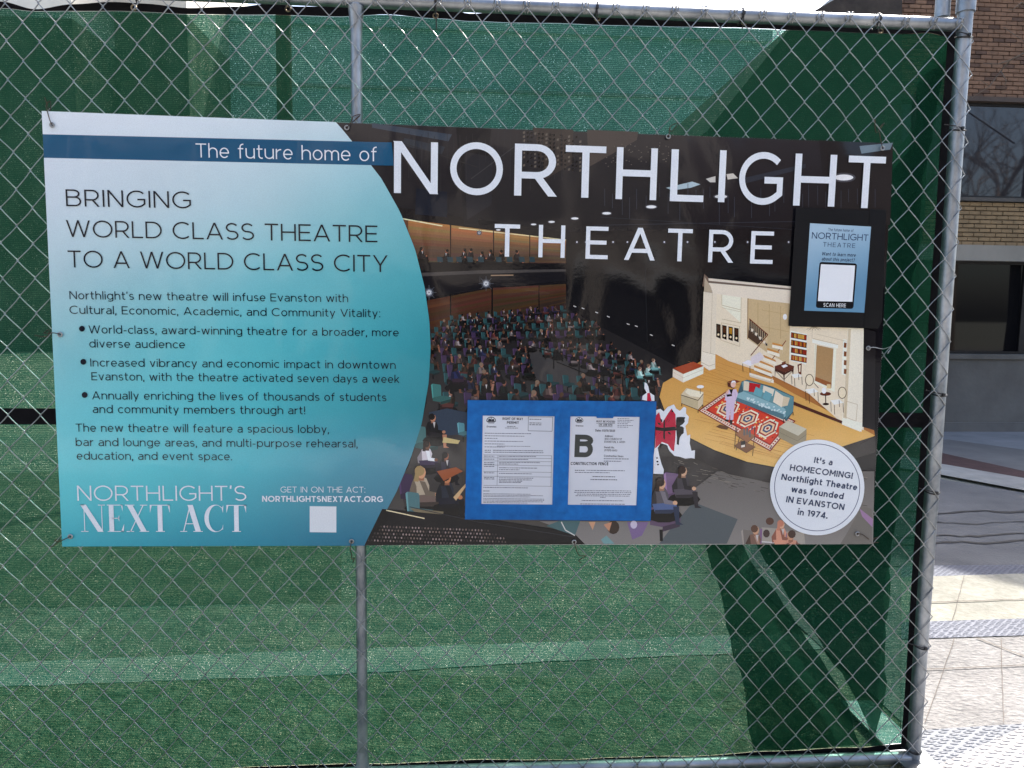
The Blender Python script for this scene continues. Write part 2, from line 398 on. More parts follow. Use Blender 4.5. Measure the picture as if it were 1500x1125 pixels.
# high-contrast serif capitals for the logo line
def didone(ch, s):
    tk=.17; th=.028
    def v(x,w,a=0,b=1): return ('f',[(x-w/2,a),(x+w/2,a),(x+w/2,b),(x-w/2,b)])
    def hb(x0,x1,y): return ('f',[(x0,y-th/2),(x1,y-th/2),(x1,y+th/2),(x0,y+th/2)])
    def dg(xa,ya,xb,yb,w): return ('f',[(xa-w/2,ya),(xa+w/2,ya),(xb+w/2,yb),(xb-w/2,yb)])
    e=th/2
    if ch==' ': return .3,[]
    if ch=='N': return .86,[v(.13,th),v(.76,th),dg(.10,1,.70,0,tk*1.2),hb(0,.26,e),hb(.63,.88,1-e),hb(0,.14,1-e)]
    if ch=='E': return .64,[v(.19,tk),hb(.04,.60,1-e),hb(.04,.62,e),hb(.2,.47,.5),('f',[(.60,.74),(.60,1),(.54,1)]),('f',[(.62,0),(.64,.3),(.52,0)]),('f',[(.47,.38),(.47,.62),(.42,.5)])]
    if ch=='X': return .84,[dg(.16,1,.66,0,tk*1.2),dg(.17,0,.66,1,th*1.3),hb(0,.34,1-e),hb(.54,.8,1-e),hb(.03,.3,e),hb(.5,.84,e)]
    if ch=='T': return .72,[v(.36,tk),hb(.0,.72,1-e),hb(.2,.52,e),('f',[(0,.7),(.08,1),(0,1)]),('f',[(.72,.7),(.72,1),(.64,1)])]
    if ch=='A': return .84,[dg(.40,1,.68,0,tk*1.15),dg(.14,0,.40,1,th*1.3),hb(.2,.58,.3),hb(.02,.27,e),hb(.5,.84,e)]
    if ch=='C':
        o=arc(.42,.5,.40,.51,50,310,26); i=arc(.47,.5,.29,.485,52,308,26)
        fs=[('f',[o[k],o[k+1],i[k+1],i[k]]) for k in range(26)]
        return .78,fs+[('f',[(.70,.70),(.72,1),(.68,.92),(.66,.86)]),('f',[(.70,.28),(.66,.10),(.69,.08)])]
    return .5,[]

exec_print = True
# ------------------------------------------------------------------ THE SETTING
def ground_poly(name, pts, z, mat, px=True, label=None):
    P = [on_z(*p) for p in pts] if px else [Vector((*p,0)) for p in pts]
    vs = [(p.x,p.y,z) for p in P]
    fs = [tuple(t) for t in tessellate_polygon([[Vector(v) for v in vs]])]
    me = mesh(name, vs, fs)
    bm = bmesh.new(); bm.from_mesh(me)
    for f in bm.faces:
        if f.normal.z < 0: f.normal_flip()
    bm.to_mesh(me); bm.free()
    return tag(link(name, me, mat), kind='structure')
def tread_mat(name, c1, c2, scale=26, ang=35, depth=.012):
    m, n, p, out = newmat(name)
    tc = N(n,'ShaderNodeTexCoord'); mp = N(n,'ShaderNodeMapping'); mp.inputs['Rotation'].default_value=(0,0,rad(ang)); mp.inputs['Scale'].default_value=(1,2.2,1)
    n.links.new(tc.outputs['Object'], mp.inputs[0])
    v = N(n,'ShaderNodeTexVoronoi', i_Scale=scale, i_Randomness=.25); n.links.new(mp.outputs[0], v.inputs[0])
    f = ramp(n, v.outputs[0], [(.18,1.0),(.42,0.0)])
    a = N(n,'ShaderNodeTexNoise', i_Scale=3.0, i_Detail=6.0); n.links.new(tc.outputs['Object'], a.inputs[0])
    base = mixc(n, a.outputs[0], c1, c2); n.links.new(base, p.inputs['Base Color'])
    p.inputs['Roughness'].default_value=.55
    b = N(n,'ShaderNodeBump', i_Strength=1.0, i_Distance=depth); n.links.new(f,b.inputs['Height']); n.links.new(b.outputs[0], p.inputs['Normal'])
    return m
GRAVEL = noisy('pale site gravel', (.20,.20,.15), (.38,.37,.29), 9, .95, bump=.02, bscale=30, detail=8)
GR2 = noisy('worn grey asphalt', (.11,.112,.115), (.17,.17,.17), 3, .9, bump=.008, bscale=60, detail=9)
AGG = noisy('exposed aggregate concrete', (.34,.31,.25), (.62,.58,.48), 26, .9, bump=.012, bscale=45, detail=8)
AGGP = noisy('pinkish aggregate pavers', (.19,.18,.17), (.34,.325,.30), 34, .9, bump=.016, bscale=34, detail=8, stretch=(1,1.8,1))
STRIP = tread_mat('blue grey paver strip', (.09,.10,.135), (.16,.17,.205), 30, 30, .008)
STRIP2 = tread_mat('grey ribbed paver', (.11,.12,.14), (.20,.21,.23), 24, 35, .008)
WHITEPL = tread_mat('pale raised tread plate', (.29,.275,.265), (.40,.385,.375), 22, 35, .010)
REDB = noisy('dark red brick ribbon', (.06,.03,.03), (.10,.05,.045), 12, .85, bump=.004)
PALEC = noisy('pale blue concrete', (.17,.185,.20), (.24,.25,.265), 4, .85, bump=.002)
DARKC = noisy('grey concrete slab', (.12,.12,.12), (.17,.17,.165), 2.5, .85, bump=.003)
KERB = noisy('kerb stone', (.30,.30,.28), (.42,.41,.38), 6, .9, bump=.004)
TAR = noisy('tar seal', (.025,.025,.028), (.05,.05,.05), 12, .6)
YELLOWISH = noisy('sandy concrete', (.25,.24,.19), (.36,.345,.285), 30, .9, bump=.004)

g = MB(); g.v = [(-400,-400,-.012),(400,-400,-.012),(400,400,-.012),(-400,400,-.012)]; g.f=[(0,1,2,3)]
tag(g.build('ground', GRAVEL), kind='structure')
def strip(name, yl0, yl1, yr0, yr1, z, mat, xl=1250, xr=1760):
    """a band of paving: edge heights given at x=1370 and x=1500, run on both sides"""
    def yy(y0,y1,x): return y0+(y1-y0)*(x-1370)/130
    return ground_poly(name, [(xl,yy(yl0,yr0,xl)),(xr,yy(yl0,yr0,xr)),(xr,yy(yl1,yr1,xr)),(xl,yy(yl1,yr1,xl))], z, mat)
ground_poly('pavement', [(2.78,-20),(40,-20),(40,2.5),(2.78,2.5)], -.004, AGGP, px=False)
strip('road', 700,829,722,828, .000, GR2, 1100, 1900)
strip('pavement_band', 829,845,828,841, .004, STRIP, 1320)
strip('concrete_apron', 845,912,841,908, .004, YELLOWISH, 1320)
strip('pavement_band', 912,937,908,933, .008, STRIP, 1320)
strip('paved_walk', 937,1072,933,1063, .004, AGGP, 1320)
ground_poly('pavement_band', [(1330,1074),(1400,1069),(1500,1063),(1700,1050),(1700,975),(1500,1068),(1372,1126),(1335,1143)], .008, STRIP2)
ground_poly('tread_plate', [(1372,1126),(1500,1068),(1700,975),(2100,1300),(1500,1500),(1300,1250),(1335,1143)], .012, WHITEPL)
ground_poly('sidewalk', [(1100,632),(1900,628),(1900,700),(1500,694),(1370,664),(1200,640),(1100,634)], .006, PALEC)
ground_poly('sidewalk', [(1100,645),(1390,645),(1500,660),(1700,690),(1900,720),(1900,792),(1500,694),(1370,664),(1200,655)], .010, DARKC)
ground_poly('brick_ribbon', [(1300,648),(1374,664),(1500,692),(1700,738),(1700,745),(1500,703),(1374,681),(1300,665)], .014, REDB)
ground_poly('kerb', [(1300,665),(1374,681),(1500,703),(1700,745),(1700,765),(1500,721),(1374,697),(1300,685)], .018, KERB)
random.seed(3)
for (ya, yb, wpx) in ((751,749,2.2),(767,766,1.0),(786,783,2.0),(797,793,2.8)):   # tar seams in the road
    up=[];dn=[]
    for i in range(41):
        x=1300+ i*12; y=ya+(yb-ya)*(x-1370)/130 + random.uniform(-1,1)*1.1+1.5*math.sin(i*.7+ya)
        ww=wpx*random.uniform(.4,1.2)
        up.append((x,y-ww/2)); dn.append((x,y+ww/2))
    ground_poly('tar_seam', up+dn[::-1], .005, TAR)
for a_,b_ in (((1330,985),(1620,972)),((1430,937),(1520,972)),((1355,1062),(1398,938)),((1470,1062),(1466,938)),((1395,912),(1412,846)),((1500,880),(1330,886))):
    d_=Vector((b_[0]-a_[0],b_[1]-a_[1])).normalized(); n_=Vector((-d_.y,d_.x))*.55
    up=[];dn=[]
    for i in range(13):
        u=i/12; x=a_[0]+(b_[0]-a_[0])*u+random.uniform(-.6,.6); y=a_[1]+(b_[1]-a_[1])*u+random.uniform(-.5,.5); up.append((x+n_.x,y+n_.y)); dn.append((x-n_.x,y-n_.y))
    ground_poly('paving_joint', up+dn[::-1], .0105, noisy('dirty joint',(.12,.10,.08),(.20,.17,.14),20,.9))
# construction side, behind the fence
def gp(name, pts, z, mat, amp=0.5):
    out=[]; r=random.Random(len(pts)*31+int(pts[0][1]))
    for (a,b) in zip(pts,pts[1:]+pts[:1]):
        n=max(1,int(math.hypot(b[0]-a[0],b[1]-a[1])/14))
        for k in range(n): u=k/n; out.append((a[0]+(b[0]-a[0])*u,a[1]+(b[1]-a[1])*u+r.uniform(-amp,amp)+amp*math.sin(k*.9)))
    return ground_poly(name, out, z, mat)
PALEK = noisy('chalky concrete kerb', (.40,.39,.34), (.55,.54,.49), 7, .9, bump=.01)
DIRT = noisy('site soil', (.10,.11,.07), (.22,.22,.15), 4, .95, bump=.02, detail=8)
MULCH = noisy('weedy verge', (.13,.15,.08), (.36,.37,.26), 14, .95, bump=.03, detail=9)
gp('ground_strip', [(-700,1000),(600,985),(1330,1000),(1330,1500),(-700,1500)], -.010, MULCH)
gp('kerb', [(-700,985),(0,968),(500,948),(800,938),(1060,928),(1280,925),(1280,945),(1060,955),(800,966),(500,985),(0,1003),(-700,1020)], -.0085, PALEK)
gp('ground_strip', [(-900,700),(80,690),(500,760),(500,880),(-900,900)], -.0105, DIRT)

# brick building on the right
BY = on_z(1430, 632).y
BRICKS = []
def brick_mat(name, c1, c2, sc_=90):
    m, n, p, out = newmat(name)
    oi = N(n,'ShaderNodeObjectInfo'); tc=N(n,'ShaderNodeTexCoord'); geo=N(n,'ShaderNodeNewGeometry')
    a = N(n,'ShaderNodeTexNoise', i_Scale=sc_*.1, i_Detail=8.0); n.links.new(geo.outputs['Position'], a.inputs[0])
    wn = N(n,'ShaderNodeAttribute'); wn.attribute_name='tone'; wn.attribute_type='GEOMETRY'
    base = mixc(n, geo.outputs['Random Per Island'], c1, c2)
    dirt = ramp(n, a.outputs[0], [(.3,.72),(.7,1.0)])
    n.links.new(mixc(n,1.0,base,dirt,'MULTIPLY'), p.inputs['Base Color']); p.inputs['Roughness'].default_value=.9
    return m
BR_UP = brick_mat('brown buff brick', (.17,.093,.06), (.30,.175,.11))
BR_UP2 = brick_mat('darker brown brick', (.09,.05,.038), (.16,.095,.065))
BR_LO = brick_mat('tan brick', (.22,.145,.075), (.36,.25,.135))
MORT = noisy('mortar', (.30,.25,.20), (.38,.32,.26), 8, .95)
bld = empty('brick_building', (6, BY, 0))
tag(bld, 'brown brick building with dark windows and concrete base, beyond the road', 'building')
def P(px, py): 
    q = on_y(px, py, BY); return q
def par(o, parent=bld):
    o.parent = parent; o.matrix_parent_inverse = Matrix.Translation(-Vector(parent.location)); return o
x0 = P(1222,300).x; x1 = P(1500,300).x + 9
zs = dict(base=0, cap=P(1440,519).z, w0=P(1440,516).z, w1=P(1440,382).z, band=P(1440,359).z, u0=P(1440,291).z, u1=P(1440,149).z)
TOP = 5.50
m = MB(); m.box((x0,BY+.30,0),(x1,BY+7,TOP-.03)); par(m.build('core_wall', MORT))
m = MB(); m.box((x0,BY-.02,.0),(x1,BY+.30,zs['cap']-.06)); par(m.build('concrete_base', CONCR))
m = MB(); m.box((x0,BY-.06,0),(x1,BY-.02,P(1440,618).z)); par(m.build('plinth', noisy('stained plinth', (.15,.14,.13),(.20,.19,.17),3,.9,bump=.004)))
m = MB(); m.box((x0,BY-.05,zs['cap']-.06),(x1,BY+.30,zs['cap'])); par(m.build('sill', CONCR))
m = MB(); m.box((x0,BY-.01,zs['w1']),(x1,BY+.30,zs['band'])); par(m.build('concrete_band', noisy('pale lintel concrete',(.30,.28,.24),(.38,.35,.30),3,.9,bump=.002)))
m = MB(); m.box((x0,BY-.04,zs['u0']-.035),(x1,BY+.30,zs['u0']+.01)); par(m.build('window_ledge', noisy('dark ledge',(.06,.055,.05),(.10,.09,.08),4,.8)))
m = MB(); m.box((x0,BY-.02,TOP-.03),(x1,BY+7,TOP+.05)); par(m.build('parapet_cap', GALV))
DARKF = noisy('dark bronze frame', (.012,.011,.012),(.02,.018,.018),20,.45,.4)
def glass_mat(name, tint, rough=.03):
    m, n, p, out = newmat(name)
    p.inputs['Base Color'].default_value=(*tint,1); p.inputs['Roughness'].default_value=rough; p.inputs['Specular IOR Level'].default_value=.9
    return m
GLD = glass_mat('dark shop glass', (.006,.006,.007)); GLU = glass_mat('upper window glass', (.02,.02,.025))
GLU.node_tree.nodes['Principled BSDF'].inputs['IOR'].default_value = 1.42
GLD.node_tree.nodes['Principled BSDF'].inputs['Specular IOR Level'].default_value = .25
# mullion positions
mxs = [P(1510,450).x]; 
while mxs[-1] < x1-1.7: mxs.append(mxs[-1]+1.7)
mxs = [mxs[0]-1.7*k for k in range(3,0,-1) if mxs[0]-1.7*k > x0+.1] + mxs
for i, xa in enumerate([x0]+mxs):
    xb = (mxs+[x1])[i] if i < len(mxs) else x1
    for (za, zb, gm, dpt) in ((zs['cap'], zs['w1'], GLD, .16), (zs['u0']+.01, zs['u1'], GLU, .10)):
        wn = MB(); t=.035
        wn.box((xa,BY+dpt-.05,za),(xa+t,BY+dpt,zb)); wn.box((xb-t,BY+dpt-.05,za),(xb,BY+dpt,zb))
        wn.box((xa+t,BY+dpt-.05,za),(xb-t,BY+dpt,za+t)); wn.box((xa+t,BY+dpt-.05,zb-t),(xb-t,BY+dpt,zb))
        wo = par(wn.build('window', DARKF))
        gl = MB(); gl.box((xa+t,BY+dpt-.03,za+t),(xb-t,BY+dpt-.015,zb-t)); go = gl.build('pane', gm)
        go.parent = wo
m = MB(); m.box((x0,BY-.03,zs['u1']),(x1,BY+.30,zs['u1']+.055)); par(m.build('lintel', noisy('brown steel lintel',(.07,.05,.04),(.10,.07,.055),8,.7)))
# bricks, one by one where they can be told apart
ch = .0505; bl = .150; jt=.009
bmesh_cache = {}
def brick_mesh(key, mat):
    if key in bmesh_cache: return bmesh_cache[key]
    b = MB(); b.box((0,0,0),(bl-jt,.08,ch-jt)); me = mesh('brick', b.v, b.f); me.materials.append(mat); bmesh_cache[key]=me; return me
rng = random.Random(5)
vis=[]; stuffb=[]
def wall_rows(z0, z1, mats, visx):
    rows = int((z1-z0)/ch)
    hgt = (z1-z0)/max(rows,1)
    for r in range(rows):
        z = z0 + r*hgt
        off = 0 if r%2 else -bl/2
        x = x0+off
        while x < x1-.02:
            xx = max(x,x0); wd = min(x+bl-jt, x1)-xx
            if wd > .02:
                full = wd > bl-jt-.001
                mat = mats[1] if rng.random()<.16 else mats[0]
                prox = rng.uniform(-.004,.004)
                if full and visx[0] < xx < visx[1] and z < visx[2]: vis.append((xx,BY-.0+prox,z,mat))
                else: stuffb.append((xx,wd,z,prox,mat))
            x += bl
wall_rows(zs['band'], zs['u0']-.036, (BR_LO,BR_LO), (P(1395,330).x, P(1500,330).x, 99))
wall_rows(zs['u1']+.056, TOP-.03, (BR_UP,BR_UP2), (P(1415,80).x, P(1508,80).x, P(1450,-2).z))
vis = vis[:300] if len(vis) > 300 else vis
BRP = empty('brick_building_wall') if False else None
for (x,y,z,mt) in vis:
    o = bpy.data.objects.new('brick', brick_mesh(mt.name, mt)); COL.objects.link(o)
    o.location = Vector((x,y,z))-Vector(bld.location); o.parent = bld
for mt in (BR_UP,BR_UP2,BR_LO):
    b = MB()
    for (x,wd,z,pr,m_) in stuffb:
        if m_ is mt: b.box((x,BY+pr,z),(x+wd,BY+.08,z+ch-jt))
    if b.v: tag(par(b.build('brickwork', mt)), kind='stuff')
m = MB(); m.box((x0,BY+.05,zs['band']),(x1,BY+.30,zs['u0']-.036)); m.box((x0,BY+.05,zs['u1']+.056),(x1,BY+.30,TOP-.031)); par(m.build('mortar_bed', MORT))
# unseen blocker added above the roof, set at an angle: its shadow lies over the road and leaves a lit strip before the kerb
S1=on_z(1366,829); S2=on_z(1500,862); L1=on_z(1372,716)
hs=8.6; k_=Vector((SUN.x,SUN.y,0))/SUN.z
dv=(S2-S1).normalized(); nv=Vector((-dv.y,dv.x,0))
zb_=hs-(L1-S1).dot(nv)/k_.dot(nv)
T0=S1+k_*hs; e0=T0-dv*1.1; e1=T0+dv*12
vs=[]
for z in (zb_,hs):
    for q_ in (e0,e1,e1+nv*.25,e0+nv*.25): vs.append((q_.x,q_.y,z))
par(link('shadow_blocker',mesh('shadow_blocker',vs,[(0,3,2,1),(4,5,6,7),(0,1,5,4),(1,2,6,5),(2,3,7,6),(3,0,4,7)]),GALV))
for k in range(6):
    q_=e0+dv*(1.0+2.1*k)+nv*.4; mm=MB(); mm.box((q_.x-.04,max(q_.y,BY+.1)-.04,TOP),(q_.x+.04,max(q_.y,BY+.1)+.04,hs-.2)); par(mm.build('blocker_post',GALV))
# lean roof at the building's left end
ROOF = noisy('dark brown shingle', (.035,.028,.024),(.07,.055,.045),6,.9,bump=.01)
rp = [P(1236,-3),P(1150,45),P(1085,125),P(1025,200),P(1025,640),P(1300,640),P(1300,-3)]
vs=[(p.x,BY-.3,p.z) for p in rp]+[(p.x,BY+5,p.z) for p in rp]; nn=len(rp)
fs=[tuple(range(nn))[::-1],tuple(range(nn,2*nn))]+[(i,(i+1)%nn,nn+(i+1)%nn,nn+i) for i in range(nn)]
par(link('end_bay', mesh('end_bay',vs,fs), ROOF))
# a small bare tree reflected in / standing before the facade is left to the street trees below

def tree(name, base, hgt, seed, label, mat, spread=1.0, depth=5):
    rt = empty(name, base); r = random.Random(seed); tr = MB(); cr = MB()
    def grow(p, d, L, rd, lev):
        pts=[p]; q=p
        dd=d.copy()
        for i in range(3):
            dd=(dd+Vector((r.uniform(-.22,.22),r.uniform(-.22,.22),r.uniform(-.08,.16)))).normalized(); q=q+dd*(L/3); pts.append(q)
        (tr if lev==0 else cr).tube(pts, rd, 6 if lev<3 else 4, False, rd*.62)
        if lev < depth:
            for k in range(3 if lev<4 else 2):
                nd=(dd+Vector((r.uniform(-1,1),r.uniform(-1,1),r.uniform(-.3,.7)))*.75*spread).normalized()
                grow(pts[-1 if k else 2], nd, L*r.uniform(.62,.82), rd*.58, lev+1)
    grow(Vector((0,0,-.02)), Vector((.05,0,1)).normalized(), hgt*.3, hgt*.022, 0)
    t=tr.build('trunk', mat, rt, True); c=cr.build('crown', mat, rt, True)
    return tag(rt, label, 'tree')
BARK = noisy('bark', (.10,.075,.055),(.20,.15,.11),20,.9)
tb=empty('bare_tree',(on_y(1680,600,BY-1).x,BY-1,0)); tag(tb,'bare tree whose thin dark twigs reach in from the right across the brick wall','tree')
def tadd(o): o.parent=tb; o.matrix_parent_inverse=Matrix.Translation(-Vector(tb.location)); return o
mb=MB(); q0=Vector(tb.location); mb.tube([q0,q0+Vector((.05,0,1.5)),q0+Vector((-.1,.1,3.0)),q0+Vector((0,0,5.5))],.11,10,True,.03); tadd(mb.build('trunk',BARK,None,True))
mb=MB()
for pl,r0 in (([(1680,150),(1600,60),(1500,78),(1480,88),(1466,104),(1449,127),(1424,143)],.012),([(1480,88),(1462,94),(1440,93)],.007),([(1466,104),(1474,118),(1470,132)],.005),([(1600,60),(1560,20),(1496,4),(1484,14),(1478,14)],.012),([(1500,78),(1500,60),(1470,40)],.004),([(1449,127),(1438,118),(1430,118)],.004)):
    mb.tube([on_y(a_,b_,BY-1+.1*math.sin(a_)) for a_,b_ in pl],r0,6,True,.003)
tadd(mb.build('crown',BARK,None,True))
# trees across the street, mirrored in the upper windows
tree('bare_tree', (18.4, -8.6, 0), 12.5, 9, 'bare street tree behind the viewer that shows only as a reflection in the upper windows', BARK, 1.1, 6)

# far pale buildings and utility pole behind the fence on the left
def tower(name, pxl, pxr, Y, top, mats, label, floors, zw):
    a=on_y(pxl,300,Y).x; b=on_y(pxr,300,Y).x
    rt=empty(name,((a+b)/2,Y,0)); off=-Vector(rt.location)
    def pr(o): o.parent=rt; o.matrix_parent_inverse=Matrix.Translation(off); return o
    mm=MB(); mm.box((a,Y,0),(b,Y+8,zw)); pr(mm.build('lower_wall',mats[0]))
    mm=MB(); mm.box((a+.003,Y+.003,zw),(b-.003,Y+8,top)); pr(mm.build('upper_wall',mats[1]))
    fh=(top-zw)/floors; n=max(2,int((b-a)/2.2)); ww=(b-a)/n
    for f_ in range(floors):
        for k in range(n):
            xx=a+ww*(k+.5); z=zw+fh*f_+fh*.3
            w_=MB(); w_.box((xx-ww*.3,Y-.06,z),(xx+ww*.3,Y,z+fh*.5)); wo=pr(w_.build('window',mats[2]))
            g_=MB(); g_.box((xx-ww*.25,Y-.075,z+.06),(xx+ww*.25,Y-.062,z+fh*.5-.06)); go=g_.build('pane',mats[3]); go.parent=wo
    for f_ in range(3):
        for k in range(0):
            xx=a+ww*(k+.5); z=zw*(f_/3)+zw*.07
            w_=MB(); w_.box((xx-ww*.22,Y-.06,z),(xx+ww*.22,Y,z+zw*.2)); wo=pr(w_.build('window',DARKF))
            g_=MB(); g_.box((xx-ww*.18,Y-.075,z+.06),(xx+ww*.18,Y-.062,z+zw*.2-.06)); go=g_.build('pane',mats[3]); go.parent=wo
    return tag(rt,label,'building')
CREAM=noisy('cream render',(.62,.57,.50),(.72,.67,.60),1,.8); WINF=noisy('white frame',(.6,.6,.6),(.7,.7,.7),2,.6)
BRN=noisy('olive brown cladding',(.14,.13,.09),(.40,.35,.27),1.4,.9,stretch=(1,1,.25))
GLB=glass_mat('blue sky glass',(.10,.22,.30),.1)
tower('apartment_tower',-330,118,24,26,(BRN,CREAM,WINF,GLB),'cream block with brown lower storeys, leftmost above the green screen',5,11.2)
tower('office_block',122,282,27,23,(BRN,CREAM,WINF,GLB),'cream building with pale windows just right of the leftmost block above the green screen',4,12.6)
BLUEP=noisy('pale blue metal cladding',(.72,.88,.93),(.82,.93,.95),.35,.6)
sa,sb,sz=on_y(284,300,32).x,on_y(1112,300,32).x,on_y(700,30,32).z
sl2=empty('office_slab',((sa+sb)/2,32,0)); tag(sl2,'long pale blue office slab seen dimly through the top of the green screen','building')
def sadd(o): o.parent=sl2; o.matrix_parent_inverse=Matrix.Translation(-Vector(sl2.location)); return o
mm=MB(); mm.box((sa,32,0),(sb,42,sz-.5)); sadd(mm.build('wall',BLUEP))
mm=MB(); mm.box((sa-.2,31.8,sz-.5),(sb+.2,42.2,sz)); sadd(mm.build('parapet',BLUEP))
for k in range(5): mm=MB(); mm.box((sa,31.9,1.2+k*2.6),(sb,31.995,1.34+k*2.6)); sadd(mm.build('floor_band',WINF))
up=empty('utility_pole',(on_z(424,640).x,4.6,0))
b=MB(); b.tube([(0,0,0),(0.03,0,9)],.075,12,True,.06); b.build('pole',BARK,up,True)
b=MB(); b.box((-.6,-.06,7.9),(.6,.04,8.0)); b.build('crossarm',BARK,up)
pp0=on_y(421,300,4.6); up.location=(pp0.x-.02,4.6,0)
tag(up,'wooden utility pole seen dimly through the green screen left of the middle brace','utility pole')

# street behind the viewer (mirrored in the banner)
REFW=noisy('tan precast panel',(.42,.37,.32),(.52,.46,.40),1.2,.85); REFD=noisy('deep shade slot',(.03,.03,.035),(.05,.05,.05),3,.9)
gar=empty('parking_garage',(-3,-17,0)); tag(gar,'tan precast parking garage across the street behind the viewer, seen mirrored in the banner','building')
def gadd(o): o.parent=gar; o.matrix_parent_inverse=Matrix.Translation(-Vector(gar.location)); return o
mm=MB(); mm.box((-16,-26,0),(7.6,-17.4,11)); gadd(mm.build('core',REFD))
mm=MB()
for z in (2.7,5.6,8.5): mm.box((-16,-17.4,z),(7.6,-17,z+1.25))
gadd(mm.build('spandrel',REFW))
for k in range(8):
    mm=MB(); xx=-16+k*3.3; mm.box((xx,-17.41,0),(xx+.5,-16.98,11)); gadd(mm.build('column',REFW))
mm=MB()
for z in (4.0,6.9):
    for k in range(71):
        mm.box((-16+k*.33,-17.2,z),(-16+k*.33+.14,-17.1,z+1.5))
tag(gadd(mm.build('louvre',REFW)),kind='stuff')
of=empty('glass_office',(12,-19,0)); tag(of,'low dark glass office with a pale canopy behind the viewer, mirrored in the banner','building')
def oadd(o): o.parent=of; o.matrix_parent_inverse=Matrix.Translation(-Vector(of.location)); return o
mm=MB(); mm.box((7.9,-28,0),(24,-19,7)); oadd(mm.build('wall',noisy('dark brick',(.10,.07,.06),(.15,.11,.09),2,.9)))
mm=MB(); mm.box((7.9,-19,2.85),(24,-17.2,3.12)); oadd(mm.build('canopy',GALV))
mm=MB(); mm.box((4.4,-16.97,2.72),(7.55,-16.9,3.02)); gadd(mm.build('glint_strip',noisy('glint strip white',(.78,.78,.76),(.82,.82,.8),3,.5)))  # white strip added on the garage for a bright line mirrored in the banner
for k in range(7):
    mm=MB(); mm.box((8.4+k*2.05,-19.08,.6),(10.0+k*2.05,-19.0,2.6)); oadd(mm.build('window',GLU))
tree('bare_tree', (0.8,-11.5,0), 8.5, 21, 'bare street tree behind the viewer, in front of the garage and dark office', BARK, 1.2, 5)
AGGD = noisy('worn pavement concrete', (.20,.19,.175), (.33,.315,.29), 8, .9, bump=.006, bscale=45, detail=8)
ground_poly('street', [(-60,-16.5),(60,-16.5),(60,-7.6),(-60,-7.6)], .0, GR2, px=False)
ground_poly('pavement', [(-60,-7.6),(2.78,-7.6),(2.78,-.3),(-60,-.3)], -.004, AGGD, px=False)

ground_poly('bright_strip', [(-60,-6.7),(60,-6.7),(60,-4.6),(-60,-4.6)], .001, noisy('painted sunlit ground', (.50,.49,.46), (.64,.63,.60), 3, .9, bump=.004), px=False)  # pale strip added: sunlit paving painted in for the banner to mirror
# ------------------------------------------------------------------ THE FENCE PANEL
ZB = .78                                             # height of the banner's lower edge
XR, XC, XL = 2.666, .8546, -.957
ZT = 1.5750+ZB; ZBOT = on_y(1200,1116,.02).z
fence = empty('fence_panel', (XL,.025,0)); tag(fence,'chain link construction fence panel with galvanised pipe frame holding the banner','fence')
def fadd(o): o.parent=fence; o.matrix_parent_inverse=Matrix.Translation(-Vector(fence.location)); return o
def pipe(name, a, b, r, mat=GALV, seg=24, sub=1):
    mb=MB(); n=max(2,int((Vector(b)-Vector(a)).length/.25)); pts=[Vector(a).lerp(Vector(b),i/n)+Vector((noise.noise(Vector((i*.7,r*90,1)))*.0012,0,noise.noise(Vector((i*.9,r*70,5)))*.0012)) for i in range(n+1)]
    mb.tube(pts, r, seg); o=fadd(mb.build(name,mat)); smooth_by_angle(o,50); return o
YP=.026
pipe('post',(XR,YP,.02),(XR,YP,2.62),.0212,GALVZ)
pipe('post',(XL,YP,.02),(XL,YP,2.62),.0212,GALVZ)
pipe('middle_brace',(XC,YP,ZBOT),(XC,YP,ZT-.01),.0165,GALVZ)
pipe('top_rail',(XL,YP+.002,ZT),(XR-.015,YP+.002,ZT),.0190,GALV)
pipe('bottom_rail',(XL,YP+.002,ZBOT),(XR-.015,YP+.002,ZBOT),.0205,GALV)
# flattened pipe ends where brace meets rail: small welded saddles
for (x,z,dz) in ((XC,ZT-.03,1),(XC,ZBOT+.03,-1)):
    mb=MB(); mb.tube([(x,YP,z-.05*dz),(x,YP-.001,z-.012*dz),(x,YP-.002,z+.012*dz)],.0172,20,True,.0235); o=fadd(mb.build('saddle',GALVZ)); smooth_by_angle(o,50)
pipe('coupling_sleeve',(XR,YP,ZT+.035),(XR,YP,ZT+.33),.0265,GALVZ)
pipe('neighbour_post',(XR-.052,YP+.03,ZT+.03),(XR-.052,YP+.03,ZT+.33),.021,GALVZ)
# feet of the frame
for x in (XL,XR):
    mb=MB(); mb.box((x-.06,YP-.35,0.013),(x+.06,YP+.35,.02)); fadd(mb.build('foot_plate',GALV))

